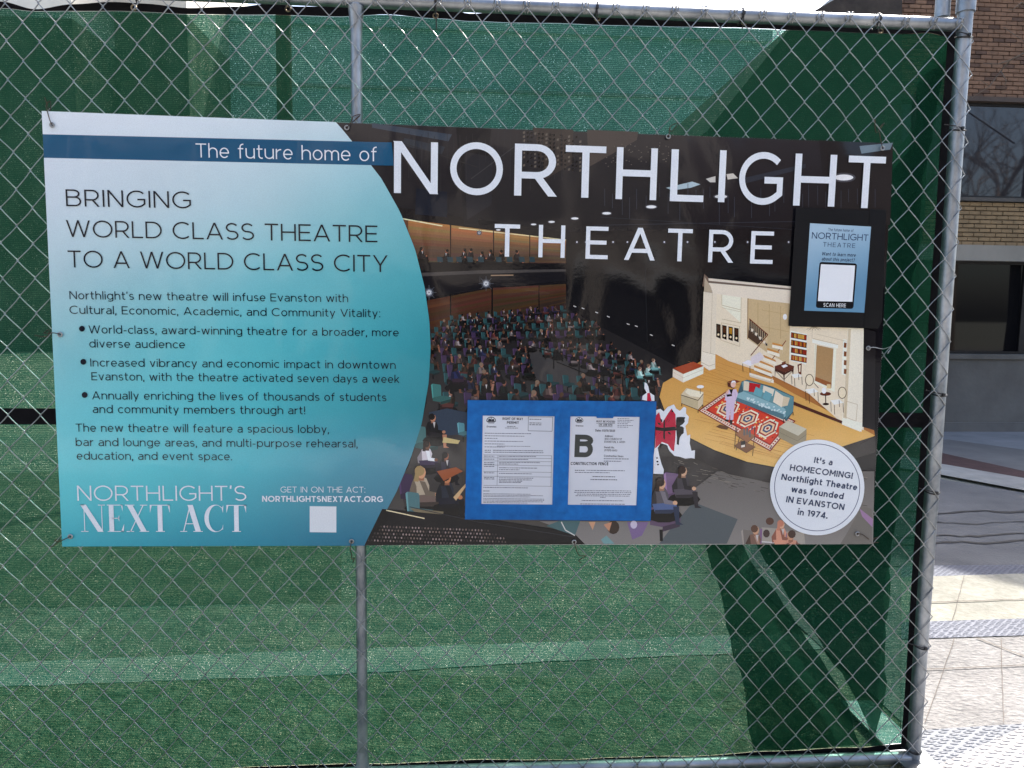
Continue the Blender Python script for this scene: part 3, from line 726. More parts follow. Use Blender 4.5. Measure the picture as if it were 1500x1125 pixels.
# chain-link fabric: every zigzag wire is its own part
Anode=on_y(748,87,0)
D=.0436; HH=.0985
def warp(x,z):
    n1=noise.noise(Vector((x*1.3,z*1.1,3.1))); n2=noise.noise(Vector((x*1.2,z*1.4,9.7)))
    n3=noise.noise(Vector((x*5,z*5,1.7))); n4=noise.noise(Vector((x*5,z*5,6.1)))
    e=max(0,1-(XR-x)/.55)                                   # fabric is pulled towards the end post
    return x+n1*.014+n3*.0062, z+n2*.015+n4*.0066-.012*e*math.sin(z*2.1), noise.noise(Vector((x*.9,z*1.1,4.4)))*.006
kmin=math.floor((XL-Anode.x)/D); kmax=int(round((XR+.018-Anode.x)/D))-1
DX=(XR+.018-Anode.x)/(kmax+1)                              # last extreme lands on the end post
ztop=ZT+.030; jtop=int((ztop-Anode.z)/HH*2)
zlow=ZBOT-.035
def wire_path(k):
    pts=[]; nhalf=int((ztop-zlow)/(HH/2))+1
    par_=(k%2)
    for j in range(nhalf+1):
        # extremes at z = Anode.z + (i/2)*HH ; left extreme of wire k when (i+k) even
        i=math.floor((ztop-Anode.z)/(HH/2))-j
        z=Anode.z+i*HH/2
        left=((i+k)%2==0)
        xa=Anode.x+(k if left else k+1)*DX
        xb=Anode.x+(k+1 if left else k)*DX
        z2=z-HH/2
        if z2 < zlow-HH/2: break
        sgn=-1 if left else 1       # falling to the right: in front
        for t in (0,.05,.13,.3,.5,.7,.87,.95):
            e=.5-.5*math.cos(math.pi*t); tt=.80*t+.20*e
            ov=.0022*(1-min(1,min(t,1-t)/.12))
            x=xa+(xb-xa)*tt+(-ov if (xa<xb)==(t<.5) else ov)
            y=sgn*.0030*math.sin(math.pi*min(1,max(0,(t)/1.0)))**.6 if 0<t<1 else 0
            zz=z+(z2-z)*t
            wx,wz,wy=warp(x,zz)
            d_end=XR+.021-wx
            if x>XR-.03: wy=min(wy,0)*.3-.001+max(0,(x-XR))*1.1; y*=.4
            pts.append(Vector((wx,y+wy*(1 if x<XR-.1 else .3),wz)))
    return pts
for k in range(kmin,kmax+1):
    pts=wire_path(k)
    mb=MB(); mb.tube(pts,.0015,6,True)
    # knuckle: the two wire ends twisted and bent over above the rail
    p=pts[0]; s_=1 if k%2 else -1
    mb.tube([p,p+Vector((.004*s_,-.004,.012)),p+Vector((.010*s_,.0,.016)),p+Vector((.012*s_,.007,.004)),p+Vector((.005*s_,.008,-.016))],.00165,6)
    fadd(mb.build('wire',WIRE,None,True))

# ------------------------------------------------------------------ privacy screen
def screen_mat():
    m, n, p, out = newmat('green woven privacy mesh')
    tc=N(n,'ShaderNodeTexCoord'); ob=tc.outputs['Object']
    wv=N(n,'ShaderNodeTexWave'); wv.wave_type='BANDS'; wv.bands_direction='Z'; wv.inputs['Scale'].default_value=58.0; wv.inputs['Distortion'].default_value=.5; wv.inputs['Detail'].default_value=1; wv.inputs['Detail Scale'].default_value=3
    n.links.new(ob,wv.inputs[0])
    mp=N(n,'ShaderNodeMapping'); mp.inputs['Scale'].default_value=(1.0,1,1.6); n.links.new(ob,mp.inputs[0])
    n1=N(n,'ShaderNodeTexNoise',i_Scale=400.0,i_Detail=1.0,i_Roughness=.8); n.links.new(mp.outputs[0],n1.inputs[0])
    mp2=N(n,'ShaderNodeMapping'); mp2.inputs['Scale'].default_value=(1.0,1,14); n.links.new(ob,mp2.inputs[0])
    n2=N(n,'ShaderNodeTexNoise',i_Scale=2.0,i_Detail=5.0); n.links.new(mp2.outputs[0],n2.inputs[0])
    n3=N(n,'ShaderNodeTexNoise',i_Scale=3.0,i_Detail=5.0); n.links.new(ob,n3.inputs[0])
    ma=N(n,'ShaderNodeMath',operation='MULTIPLY'); n.links.new(ramp(n,n1.outputs[0],[(.40,0.0),(.62,1.0)]),ma.inputs[0]); n.links.new(ramp(n,wv.outputs[0],[(.2,.2),(.75,1.0)]),ma.inputs[1])
    mb_=N(n,'ShaderNodeMath',operation='MULTIPLY'); n.links.new(ma.outputs[0],mb_.inputs[0]); n.links.new(ramp(n,n2.outputs[0],[(.3,.65),(.7,1.15)]),mb_.inputs[1])
    tc0=mixc(n,mb_.outputs[0],(.003,.056,.050),(.215,.29,.225))
    n4=N(n,'ShaderNodeTexNoise',i_Scale=420.0,i_Detail=0.0); n.links.new(ob,n4.inputs[0])
    tcol=mixc(n,ramp(n,n4.outputs[0],[(.75,0.0),(.82,1.0)]),tc0,(.9,.9,.9))
    tr=N(n,'ShaderNodeBsdfTransparent'); n.links.new(tcol,tr.inputs[0])
    df=N(n,'ShaderNodeBsdfDiffuse'); n.links.new(mixc(n,n3.outputs[0],(.002,.009,.006),(.004,.014,.010)),df.inputs[0])
    tl=N(n,'ShaderNodeBsdfTranslucent'); n.links.new(mixc(n,n3.outputs[0],(.0015,.010,.0055),(.003,.016,.009)),tl.inputs[0])
    a1=N(n,'ShaderNodeAddShader'); n.links.new(df.outputs[0],a1.inputs[0]); n.links.new(tl.outputs[0],a1.inputs[1])
    a2=N(n,'ShaderNodeAddShader'); n.links.new(a1.outputs[0],a2.inputs[0]); n.links.new(tr.outputs[0],a2.inputs[1])
    n.links.new(a2.outputs[0],out.inputs[0]); n.nodes.remove(p)
    return m
SCR=screen_mat()
YS=.062
top_px=[(-400,-4,6),(0,2,12),(53,14,17),(107,7,17),(160,4,17),(213,6,18),(280,11,20),(350,9,21),(400,4,21),(433,9,22),(500,9,24),(560,4,21),(640,8,27),(690,20,31),(760,14,33),(800,14,34),(900,18,38),(1000,22,40),(1070,22,41),(1120,30,43),(1150,30,45),(1200,28,46),(1280,36,48),(1330,38,49),(1360,36,47),(1392,46,53)]
bot_px=[(-400,1160,1168),(0,1140,1148),(545,1118,1125),(800,1112,1119),(1000,1107,1115),(1130,1100,1109),(1250,1094,1103),(1330,1088,1097)]
def tab(px,idx,T):
    for a,b in zip(T,T[1:]):
        if px<=b[0] or b is T[-1]:
            t=(px-a[0])/(b[0]-a[0]); t=max(0,min(1,t)); t=t*t*(3-2*t); return a[idx]+(b[idx]-a[idx])*t
def wrinkle(x,z,amp=1):
    return amp*(noise.noise(Vector((x*2.2,z*1.2,7)))*.012+noise.noise(Vector((x*7,z*2.5,2)))*.004)
def X_of(px): return on_y(px,30,YS).x
def band(name,zf0,zf1,mat,parent,nz,x0,x1,nx=220,dy=0,amp=1):
    vs=[];fs=[]
    for j in range(nz+1):
        for i in range(nx+1):
            x=x0+(x1-x0)*i/nx; za=zf0(x); zb=zf1(x); z=za+(zb-za)*j/nz
            vs.append((x,YS+dy+wrinkle(x,z,amp),z))
    for j in range(nz):
        for i in range(nx):
            a=j*(nx+1)+i; fs.append((a,a+1,a+nx+2,a+nx+1))
    o=link(name,mesh(name,vs,fs),mat,None,True); o.parent=parent; o.matrix_parent_inverse=Matrix.Translation(-Vector(parent.location)); return o
def px_of_x(x):  # photo column of the screen's top edge at x
    d=Vector((x,YS,ZT-.03))-CAM; return 750+F*d.dot(RR)/d.dot(FF)
def px_of_xb(x):
    d=Vector((x,YS,ZBOT+.03))-CAM; return 750+F*d.dot(RR)/d.dot(FF)
def ztopf(idx): return lambda x: on_y(px_of_x(x),tab(px_of_x(x),idx,top_px),YS).z
def zbotf(idx): return lambda x: on_y(px_of_xb(x),tab(px_of_xb(x),idx,bot_px),YS).z
scr=empty('privacy_screen',(XL,YS,0)); tag(scr,'green woven mesh privacy screen with black hems tied behind the chain link','privacy screen')
SX0,SX1=XL+.02,XR+.006
zb0,zb1=on_y(60,623,YS).z,on_y(60,596,YS).z
zm=lambda x:(zb0+zb1)/2-.006*(x/2.6)
band('mesh_cloth',zbotf(1),ztopf(2),SCR,scr,60,SX0,SX1)
band('hem',ztopf(2),ztopf(1),HEM,scr,3,SX0,SX1,dy=-.002)
band('hem',zbotf(2),zbotf(1),HEM,scr,2,SX0,SX1,dy=-.002)
band('reinforcing_band',lambda x:zm(x)-.024,lambda x:zm(x)+.024,HEM,scr,2,SX0,SX1,dy=-.003)
band('side_hem',lambda x:zbotf(1)(x),lambda x:ztopf(2)(x),HEM,scr,60,SX1-.03,SX1,3,dy=-.0035)
# second layer of the same cloth, added and cut to darken the right end
fold=empty('darkening_cloth',(2.3,.12,0)); tag(fold,'second layer of green mesh added to darken the right end of the screen','screen cloth')
def cloth(pts,y):
    r_=random.Random(9); q_=[]
    for (a,b) in zip(pts,pts[1:]+pts[:1]):
        n=max(1,int(math.hypot(b[0]-a[0],b[1]-a[1])/16))
        for k in range(n): u=k/n; q_.append((a[0]+(b[0]-a[0])*u+r_.uniform(-2,2)+2.2*math.sin((a[1]+(b[1]-a[1])*u)*.045),a[1]+(b[1]-a[1])*u+r_.uniform(-1,1)))
    P_=[on_y(a,b,y) for a,b in q_]
    me=mesh('cloth_piece',[tuple(p) for p in P_],[tuple(t) for t in tessellate_polygon([[Vector((p.x,p.z,0)) for p in P_]])])
    o=link('cloth_piece',me,SCR,None); o.parent=fold; o.matrix_parent_inverse=Matrix.Translation(-Vector(fold.location)); return o
cloth([(1392,60),(1366,78),(1346,110),(1338,190),(1306,225),(1290,500),(1150,640),(1108,790),(1150,872),(1196,930),(1240,1000),(1278,1072),(1284,1082),(1296,1000),(1300,900),(1306,815),(1326,640),(1340,450),(1354,300),(1366,190),(1380,120)],.115)
cloth([(1000,640),(1036,800),(1062,900),(1086,1000),(1106,1100),(1170,1098),(1262,1090),(1240,1032),(1200,960),(1160,900),(1110,838),(1092,800),(1130,640)],.125)
cloth([(1392,60),(1380,120),(1366,190),(1354,300),(1340,450),(1326,640),(1316,815),(1350,815),(1372,450),(1392,150)],.15) if False else None

# ------------------------------------------------------------------ THE BANNER
YB=-.0200
cr=[(62,163),(1308,210),(1277,797),(92,800)]
ban=empty('banner',(1.2,YB,ZB)); tag(ban,'large glossy printed banner with teal panel and theatre picture, wired to the chain link fence','banner')
def badd(o,parent=None):
    o.parent=parent or ban
    if parent is None: o.matrix_parent_inverse=Matrix.Translation(-Vector(ban.location))
    return o
cP=[on_y(*c,YB) for c in cr]
vs=[(p.x,YB,p.z) for p in cP]+[(p.x,YB+.003,p.z) for p in cP]
WHITEV=noisy('white vinyl board',(.74,.76,.78),(.78,.79,.80),3,.4)
badd(link('board',mesh('board',vs,[(3,2,1,0),(4,5,6,7),(0,1,5,4),(1,2,6,5),(2,3,7,6),(3,0,4,7)]),WHITEV))
def leftx(y): return 62+30*(y-163)/637
def rightx(y): return 1308-31*(y-210)/587
def topy(x): return 163+47*(x-62)/1246
arcpts=[(170,483),(178,491),(190,502),(235,538),(262,559),(310,586),(365,608),(420,622),(470,629),(510,631),(560,628),(620,618),(670,602),(720,581),(765,557),(801,533)]
def arcx(y):
    for (a,xa),(b,xb) in zip(arcpts,arcpts[1:]):
        if y<=b: t=(y-a)/(b-a); return xa+(xb-xa)*t
    return arcpts[-1][1]
A=Art(YB-.0002); A.clamp=True
def lerp3(a,b,t): t=max(0,min(1,t)); return tuple(a[i]+(b[i]-a[i])*t for i in range(3))
# dark picture ground
A.poly([(480,179),(1308,210),(1277,797),(520,799),(500,500)],(26,25,31))
def ceil_haze(x,y): return lerp3((58,55,58),(24,24,31),(y-190)/190)  # ceiling greyer upward: reflected haze painted into the print
A.poly([(484,179),(1308,210),(1302,330),(830,340),(560,300)],ceil_haze)
SR=random.Random(12)
# roof structure: beams and hangers; the brownish lattice is a mirrored garage painted in
for q,c in (([(545,180),(662,197),(657,207),(545,187)],(74,82,92)),([(592,202),(652,215),(647,226),(590,213)],(62,67,74)),
            ([(668,186),(720,189),(700,330),(680,330)],(34,34,40)),([(680,222),(722,230),(720,300),(684,322)],(48,48,54)),
            ([(610,276),(655,281),(655,318),(608,314)],(30,38,52)),([(860,190),(935,193),(933,205),(862,245)],(84,76,72)),
            ([(1084,262),(1180,240),(1180,246),(1086,270)],(60,64,72)),([(1200,205),(1308,212),(1304,330),(1210,320)],(44,42,44)),
            ([(780,187),(840,190),(838,240),(800,262)],(72,64,60)),([(1259,214),(1308,209),(1304,219),(1262,225)],(118,130,136)),
            ([(976,275),(1014,266),(1026,270),(1012,275),(984,279)],(168,188,196)),([(1034,262),(1048,258),(1048,267),(1040,267)],(196,192,184)),
            ([(1064,255),(1074,254),(1081,261),(1066,263)],(200,194,184))):
    A.poly(q,c)
for i in range(16):
    x=766+i*5.5
    for j in range(9):
        if SR.random()<.8: A.poly([(x,193+j*6+i*.5),(x+3.2,192+j*6+i*.5),(x+3.0,195.5+j*6+i*.5),(x,196+j*6+i*.5)],(30,28,30) if i%3 else (110,102,94))
for i in range(70):
    x=SR.uniform(885,985); y=SR.uniform(212,250)-(x-885)*.12; A.poly([(x,y),(x+1.6,y),(x+1.6,y+1.2),(x,y+1.2)],(104,98,92))
for i in range(34):
    x=885+i*12+SR.uniform(-3,3); y=SR.uniform(268,290); A.line([(x,y),(x,y+SR.uniform(14,40))],.8,(66,70,80))
for i in range(26):
    x=590+i*9.3; y=SR.uniform(190,205); A.line([(x,y),(x+SR.uniform(-1,1),y+SR.uniform(25,80))],.7,(58,58,62))
A.line([(690,262),(760,210)],1.2,(74,74,76)); A.line([(560,200),(700,245)],1,(60,58,58)); A.line([(870,330),(1290,322)],.9,(58,62,72)); A.line([(880,318),(1160,336)],.8,(50,54,62))
# upper wood wall with cove light
def woodc(x,y): return lerp3((176,118,66),(104,74,54),(y-(320+(x-585)*.13))/34)
A.poly([(580,318),(648,331),(673,334),(830,352),(830,388),(700,386),(612,384),(600,352)],(110,76,54))
def wrow(ys0,ys1,x0_,x1_,n,cf):
    for k in range(n):
        a=k/n;b=(k+1)/n
        def yy(x,t): return ys0(x)+(ys1(x)-ys0(x))*t
        A.poly([(x0_,yy(x0_,a)),(x1_,yy(x1_,a)),(x1_,yy(x1_,b)+.3),(x0_,yy(x0_,b)+.3)],cf(a,x0_))
for (xa,xb) in ((598,659),(661,722),(724,776),(777,829)):
    t0=lambda x:320+(x-585)*.129
    t1=lambda x:386+(x-600)*.008
    wrow(t0,t1,xa,xb,14,lambda a,x:tuple(int(v*SR.uniform(.92,1.06)) for v in lerp3((168,124,82),(94,74,60),a*1.6)))
A.line([(585,319.5),(648,331)],1.6,(250,226,180)); A.line([(672,334),(829,351.5)],1.4,(246,214,160))
for x in (660,723,776): A.line([(x,320+(x-585)*.13),(x,386)],1.2,(34,28,28))
def figure(x,y,s,suit,skin=(190,140,115),face=1,hair=(28,22,20),legs=None):
    """small seated figure: s = head radius in photo px, facing right when face=1"""
    f=face; legs=legs or suit; lo=tuple(int(v*.68) for v in suit); hi=tuple(min(255,int(v*1.3)) for v in suit); ll=tuple(int(v*.62) for v in legs)
    J=lambda:SR.uniform(-.25,.25)*s; ln=SR.uniform(-.5,.6)
    A.ell(x+.8*s*f,y+6.2*s,3.6*s,1.5*s,(20,19,21),10)
    t1,t2=(x+(-1.2+ln)*s*f,y+1.1*s),(x+(1.0+ln)*s*f,y+1.0*s)
    A.poly([(x+(-1.5+ln)*s*f,y+1.7*s),t1,(x+(.6+ln)*s*f,y+.8*s),t2,(x+(1.5+ln)*s*f,y+2.2*s),(x+1.5*s*f,y+4.4*s),(x-1.7*s*f,y+4.7*s),(x-1.9*s*f,y+3.2*s)],suit)
    A.poly([t1,(x+(-1.5+ln)*s*f,y+1.7*s),(x-1.9*s*f,y+3.2*s),(x-1.7*s*f,y+4.7*s),(x-.6*s*f,y+4.6*s),(x-.7*s*f,y+2.4*s)],lo)
    A.poly([(x-1.5*s*f,y+4.0*s),(x+1.4*s*f,y+3.8*s),(x+3.5*s*f+J(),y+4.2*s),(x+3.7*s*f,y+5.2*s),(x+2.2*s*f,y+5.6*s),(x-1.0*s*f,y+5.7*s)],legs)
    A.poly([(x-1.0*s*f,y+5.2*s),(x+2.2*s*f,y+5.1*s),(x+3.7*s*f,y+5.1*s),(x+2.2*s*f,y+5.9*s),(x-1.0*s*f,y+5.9*s)],ll)
    a_=J(); A.poly([(x+2.6*s*f,y+4.5*s),(x+3.8*s*f,y+4.5*s),(x+3.9*s*f+a_,y+7.6*s),(x+4.7*s*f+a_,y+8.1*s),(x+3.2*s*f+a_,y+8.1*s)],ll if SR.random()<.7 else skin)
    A.poly([(x+(-.2+ln)*s*f,y+1.4*s),(x+(.8+ln)*s*f,y+1.6*s),(x+1.5*s*f,y+3.2*s),(x+2.9*s*f,y+3.5*s),(x+2.7*s*f,y+4.2*s),(x+.9*s*f,y+4.0*s)],hi if SR.random()<.5 else lo)
    A.ell(x+3.0*s*f,y+3.8*s,.5*s,.45*s,skin,7)
    hx=x+(ln*1.2+.1)*s*f
    A.poly([(hx-.4*s,y+.6*s),(hx+.5*s,y+.6*s),(hx+.5*s,y+1.4*s),(hx-.5*s,y+1.4*s)],tuple(int(v*.75) for v in skin))
    A.ell(hx,y,.82*s,1.08*s,skin,9); A.ell(hx-.28*s*f,y-.32*s,.88*s,.92*s,hair,9)
    if SR.random()<.3: A.poly([(hx-1.0*s*f,y-.2*s),(hx-.3*s*f,y-.3*s),(hx-.5*s*f,y+1.6*s),(hx-1.3*s*f,y+1.5*s)],hair)
    if SR.random()<.35: A.poly([(hx+.0*s*f,y+1.15*s),(hx+.7*s*f,y+1.1*s),(hx+.4*s*f,y+2.8*s)],(190,182,178))
def seat(x,y,s,c,f=1):
    d=tuple(int(v*.62) for v in c); l=tuple(min(255,int(v*1.25)) for v in c)
    A.poly([(x-1.7*s*f,y-2.2*s),(x-1.2*s*f,y-2.6*s),(x+1.0*s*f,y-2.3*s),(x+1.2*s*f,y-1.8*s),(x+1.3*s*f,y+1.4*s),(x-1.3*s*f,y+1.6*s)],c)
    A.poly([(x-1.7*s*f,y-2.2*s),(x-1.3*s*f,y-2.6*s),(x-1.0*s*f,y+1.6*s),(x-1.3*s*f,y+1.7*s)],l)
    A.poly([(x-1.2*s*f,y+1.5*s),(x+1.3*s*f,y+.9*s),(x+4.1*s*f,y+1.2*s),(x+4.0*s*f,y+2.0*s),(x+1.0*s*f,y+2.8*s),(x-1.2*s*f,y+2.4*s)],tuple(int(v*.85) for v in c))
    A.poly([(x+1.0*s*f,y+2.7*s),(x+4.0*s*f,y+1.9*s),(x+3.9*s*f,y+2.7*s),(x+.9*s*f,y+3.6*s)],d)
    A.poly([(x+.4*s*f,y+3.2*s),(x+1.0*s*f,y+3.2*s),(x+1.0*s*f,y+5.2*s),(x+.5*s*f,y+5.2*s)],(24,24,26))
TEAL=(50,84,86); PUR=(74,58,84)
def suitc():
    return SR.choice([(26,26,30),(34,30,34),(22,24,32),(54,48,44),(74,60,56),(96,80,76),(42,46,70),(58,38,44),(36,42,40),(122,112,110),(70,56,44),(26,24,26),(92,54,50),(54,48,62),(30,26,28),(44,36,34)])
def skinc(): return SR.choice([(140,100,82),(120,84,66),(88,60,48),(154,116,98),(108,74,58)])
def hairc(): return SR.choice([(24,20,20),(34,26,22),(60,42,30),(92,70,52),(20,18,20),(130,112,96)])
for x in (617,654,679,689,707,720,735,757):
    figure(x,366+SR.uniform(-1.5,3)+ (x-617)*.03,2.6,(38,32,36),(150,104,82),SR.choice((1,-1)))
for x in (640,655,668,684,700,726,742,760,775): A.poly([(x,376),(x+8,376.5),(x+9,384),(x+1,384)],(52,74,80))
# balcony fascia
A.poly([(606,384),(860,386),(862,400),(830,417),(720,424),(628,442),(612,410)],(28,27,31))
A.poly([(612,400),(700,396),(856,394),(856,397),(700,401),(614,405)],(84,80,78))
A.poly([(614,405),(700,401),(856,397),(856,409),(722,421),(624,436)],(34,33,38))
A.line([(719,403.5),(752,403)],1.6,(150,130,110))
# lower wood wall
for (xa,xb) in ((626,660),(661,720),(722,789),(790,829)):
    t0=lambda x:440-(x-626)*.19 if x<720 else 422-(x-720)*.055
    t1=lambda x:512-(x-626)*.30
    wrow(t0,t1,xa,xb,18,lambda a,x:tuple(int(v*SR.uniform(.86,1.1)) for v in lerp3((98,66,46),(56,44,36),a)))
for x in (660,720.5,789.5): A.line([(x,424+abs(720-x)*.1),(x,480)],1.4,(22,18,20))
def glow(x,y,r):
    for k,(q,c) in enumerate(((2.2,(70,72,78)),(1.5,(140,144,150)),(1.0,(252,252,255)))): A.ell(x,y,r*q,r*q,c,14)
    for a in range(0,180,45):
        dx,dy=math.cos(rad(a))*r*3.4,math.sin(rad(a))*r*3.4; A.line([(x-dx,y-dy),(x+dx,y+dy)],.5,(110,112,118))
glow(628.5,428.5,3.2); glow(712,415.5,3.2); A.line([(703,405),(703,414),(708,414)],1,(70,70,72))
# right black masking walls
A.poly([(829,352),(1160,352),(1160,480),(1034,410),(1034,530),(1010,548),(935,520),(829,440)],(24,24,29))
A.poly([(945,388),(1034,384),(1034,512),(1010,545),(948,500)],(20,20,25)); A.line([(945,388),(948,500)],1,(40,40,44))
for (x,y) in ((840,448),(852,451),(872,457),(889,463),(918,474),(930,477),(952,490),(984,505)): A.line([(x,y),(x+4,y+1.6)],1.2,(200,196,190))
for (x,y,rx,ry) in ((1236,260,14,4.4),(1056,288,9,2.6),(954,303,7.4,2.2),(888.6,312.5,6.4,1.8),(842,320,5.4,1.6),(808,325,4.6,1.4),(781.6,328.7,4,1.2),(730,336.7,3.2,1.2)):
    A.ell(x,y,rx*1.25,ry*1.6,(86,86,90),14); A.ell(x,y,rx,ry,(250,250,252),16)
for x in (845,858,878,898,919,943,973,1007,1047,1095,1155):
    A.ell(x,355,3.0,2.6,(52,52,58),10); A.ell(x,354.6,1.2,1.4,(190,192,200),10)
glow(702,341,1.6)
# audience floor
A.poly([(627,500),(700,470),(829,452),(960,520),(1010,548),(985,560),(985,640),(1280,700),(1277,797),(533,800),(600,680),(625,590)],lambda x,y:lerp3((38,36,38),(92,88,84),(y-470)/280))
A.poly([(770,512),(862,505),(975,560),(962,592),(900,600),(760,545)],(74,72,72)); A.poly([(862,572),(940,560),(962,590),(900,600)],(52,50,52))
# rows of seats and people, far to near
def row(y,xl,xr,slope,s,dx,skip=()):
    x=xl
    while x<xr:
        yy=y+(x-xl)*slope
        if not any(a<x<b for a,b in skip):
            seat(x-1.2*s,yy+2.4*s,s*.95,TEAL if SR.random()<.6 else PUR)
            if SR.random()<.8: figure(x+SR.uniform(-.6,.6)*s,yy+SR.uniform(-.8,.6)*s,s*SR.uniform(.85,1.05),suitc(),skinc(),1 if SR.random()<.85 else -1,hairc(),suitc())
        x+=dx*SR.uniform(.85,1.15)
row(462,664,835,-.09,1.8,12); row(470,650,850,-.06,1.95,12.5); row(479,642,872,-.04,2.1,13.5); row(488,638,888,-.02,2.2,14); row(498,634,742,.0,2.4,16); row(499,764,905,.04,2.3,14.5)
row(509,632,760,.01,2.7,18); row(509,800,926,.08,2.4,15); row(520,634,775,.02,2.9,19.5); row(519,838,950,.12,2.5,16); row(531,866,960,.14,2.7,17); row(532,636,775,.02,3.1,21)
row(546,660,775,.04,3.6,25); row(557,690,800,.06,3.9,27); row(548,810,955,.05,3.3,24); row(562,800,950,.04,3.7,26); row(574,660,800,.02,4.2,30); row(577,820,955,.02,3.8,28)
# handrails over the aisle
for a,b in (((770,505),(862,530)),((862,530),(962,566)),((815,530),(905,566))): A.line([a,b],1.2,(18,18,20))
for x,y in ((774,506),(811,518),(848,528),(884,541),(912,552),(936,560),(958,566),(876,560)): A.line([(x,y),(x,y+22)],1.3,(18,18,20))
for (x,y) in ((936,540),(948,536),(957,528)): figure(x,y,2.6,(150,176,170),(214,178,158),1,(120,100,84),(120,166,164))
# near left block
seat(640,575,5.0,(70,120,116)); seat(662,545,4.4,PUR); figure(668,538,4.2,(40,48,92),(70,48,40),1,(22,18,18),(60,40,56)); 
A.poly([(628,604),(655,598),(684,604),(684,640),(640,636)],(60,72,86)); A.poly([(624,640),(676,636),(680,760),(600,770),(590,730)],(72,68,66))
seat(616,640,6.5,(84,118,116)); figure(634,612,5.4,(30,29,34),(176,128,104),1,(26,20,20),(34,32,38)); A.poly([(650,640),(674,645),(671,650),(648,648)],(196,176,128))
figure(622,652,5.6,(206,198,200),(120,84,64),1,(44,28,24),(70,58,84)); seat(596,712,7.5,PUR); figure(650,668,5.2,(62,58,72),(150,104,82),1,(30,24,24),(44,44,60))
figure(616,692,8.4,(176,160,140),(206,152,122),1,(158,136,100),(120,104,96)); figure(652,700,7.4,(48,54,66),(190,130,96),1,(40,32,30),(30,34,50))
seat(606,738,7.0,(92,124,126)); A.poly([(640,690),(668,684),(678,690),(650,704)],(150,92,58)); A.poly([(664,728),(682,708),(682,713),(668,733)],(206,170,130))
A.poly([(600,744),(650,749),(648,756),(612,752)],(128,118,96))
seat(676,628,3.6,(96,140,146))
# balcony rail bottom left
A.poly([(560,745),(700,758),(857,781),(857,797),(534,799)],(20,20,24)); A.poly([(572,748),(700,758),(860,784),(852,795),(560,775)],(30,29,33))
A.line([(566,747),(622,759)],1.6,(232,212,170)); A.line([(600,742),(700,764),(840,786)],1.1,(58,58,62))
for j in range(6):
    for i in range(44):
        x=540+i*4.6+(j%2)*2.3; y=770+j*5.2+i*.18
        if y<796 and x> 562-(y-765)*.9 and x<760-(796-y)*2.2: A.ell(x,y,1.25,1.6,SR.choice([(128,112,104),(96,84,80),(70,62,60),(150,134,130)]),6)
# bottom centre and right people
A.poly([(790,763),(953,763),(1050,690),(1280,690),(1278,797),(857,797),(842,782)],lambda x,y:lerp3((112,108,104),(136,132,128),(y-700)/90))
A.poly([(1015,735),(1080,760),(1064,796),(965,796),(985,770)],(96,102,104)); A.poly([(820,762),(850,762),(842,784),(800,770)],(84,112,114)); A.line([(822,764),(828,776),(842,784)],1.5,(210,206,200))
A.ell(898,772,9,10,(70,56,48),12); A.poly([(884,768),(896,764),(892,778)],(190,140,116)); A.poly([(918,764),(950,764),(940,784),(926,790)],(128,110,140)); A.ell(928,768,5,6,(196,186,204),12); A.poly([(862,764),(872,764),(868,776)],(196,150,126))
A.poly([(880,790),(888,784),(900,796),(884,796)],(120,150,150))
# carpet texture in front of the stage
for i in range(260):
    x=SR.uniform(985,1260); y=SR.uniform(640,700)+(x-985)*.16
    if y<790: A.line([(x,y),(x+SR.uniform(4,12),y+SR.uniform(1,3))],.8,SR.choice([(86,80,74),(132,126,116),(104,98,92)]))
# ---- stage set (coordinates taken at 3.75x)
def S(pts): return [(960+a/3.75,390+b/3.75) for a,b in pts]
def sp(pts,c): A.poly(S(pts),c)
def sl_(pts,w,c): A.line(S(pts),w/3.75,c)
WALLC=(226,212,186)
sp([(300,470),(1140,560),(1205,930),(640,1100),(100,800)],(176,122,70))
def flo(x,y): return lerp3((196,140,82),(222,178,112),(y-500)/170)
sp([(320,480),(40,640),(20,720),(60,830),(160,930),(320,1010),(500,1075),(660,1105),(900,1060),(1205,930),(1040,840),(760,700),(520,560)],flo)
for i in range(5,44):      # boards of the stage floor
    y=500+i*13.2; xa=max(100+abs(y-700)*.5,130); xb=min(1080,470+(y-470)*1.3)
    sl_([(xa+SR.uniform(0,140),y-70+0),(xb-SR.uniform(0,160),y+ (xb-xa)*.22-70)],1.3,SR.choice([(186,130,72),(206,156,92),(172,118,66)]))
sp([(20,720),(60,830),(160,930),(320,1010),(500,1075),(660,1105),(1205,930),(1205,1020),(640,1190),(400,1140),(180,1040),(50,900)],(70,66,64))
sl_([(20,720),(60,830),(160,930),(320,1010),(500,1075),(660,1105)],5,(44,38,36)); sl_([(1120,975),(1205,930)],5,(60,52,46))
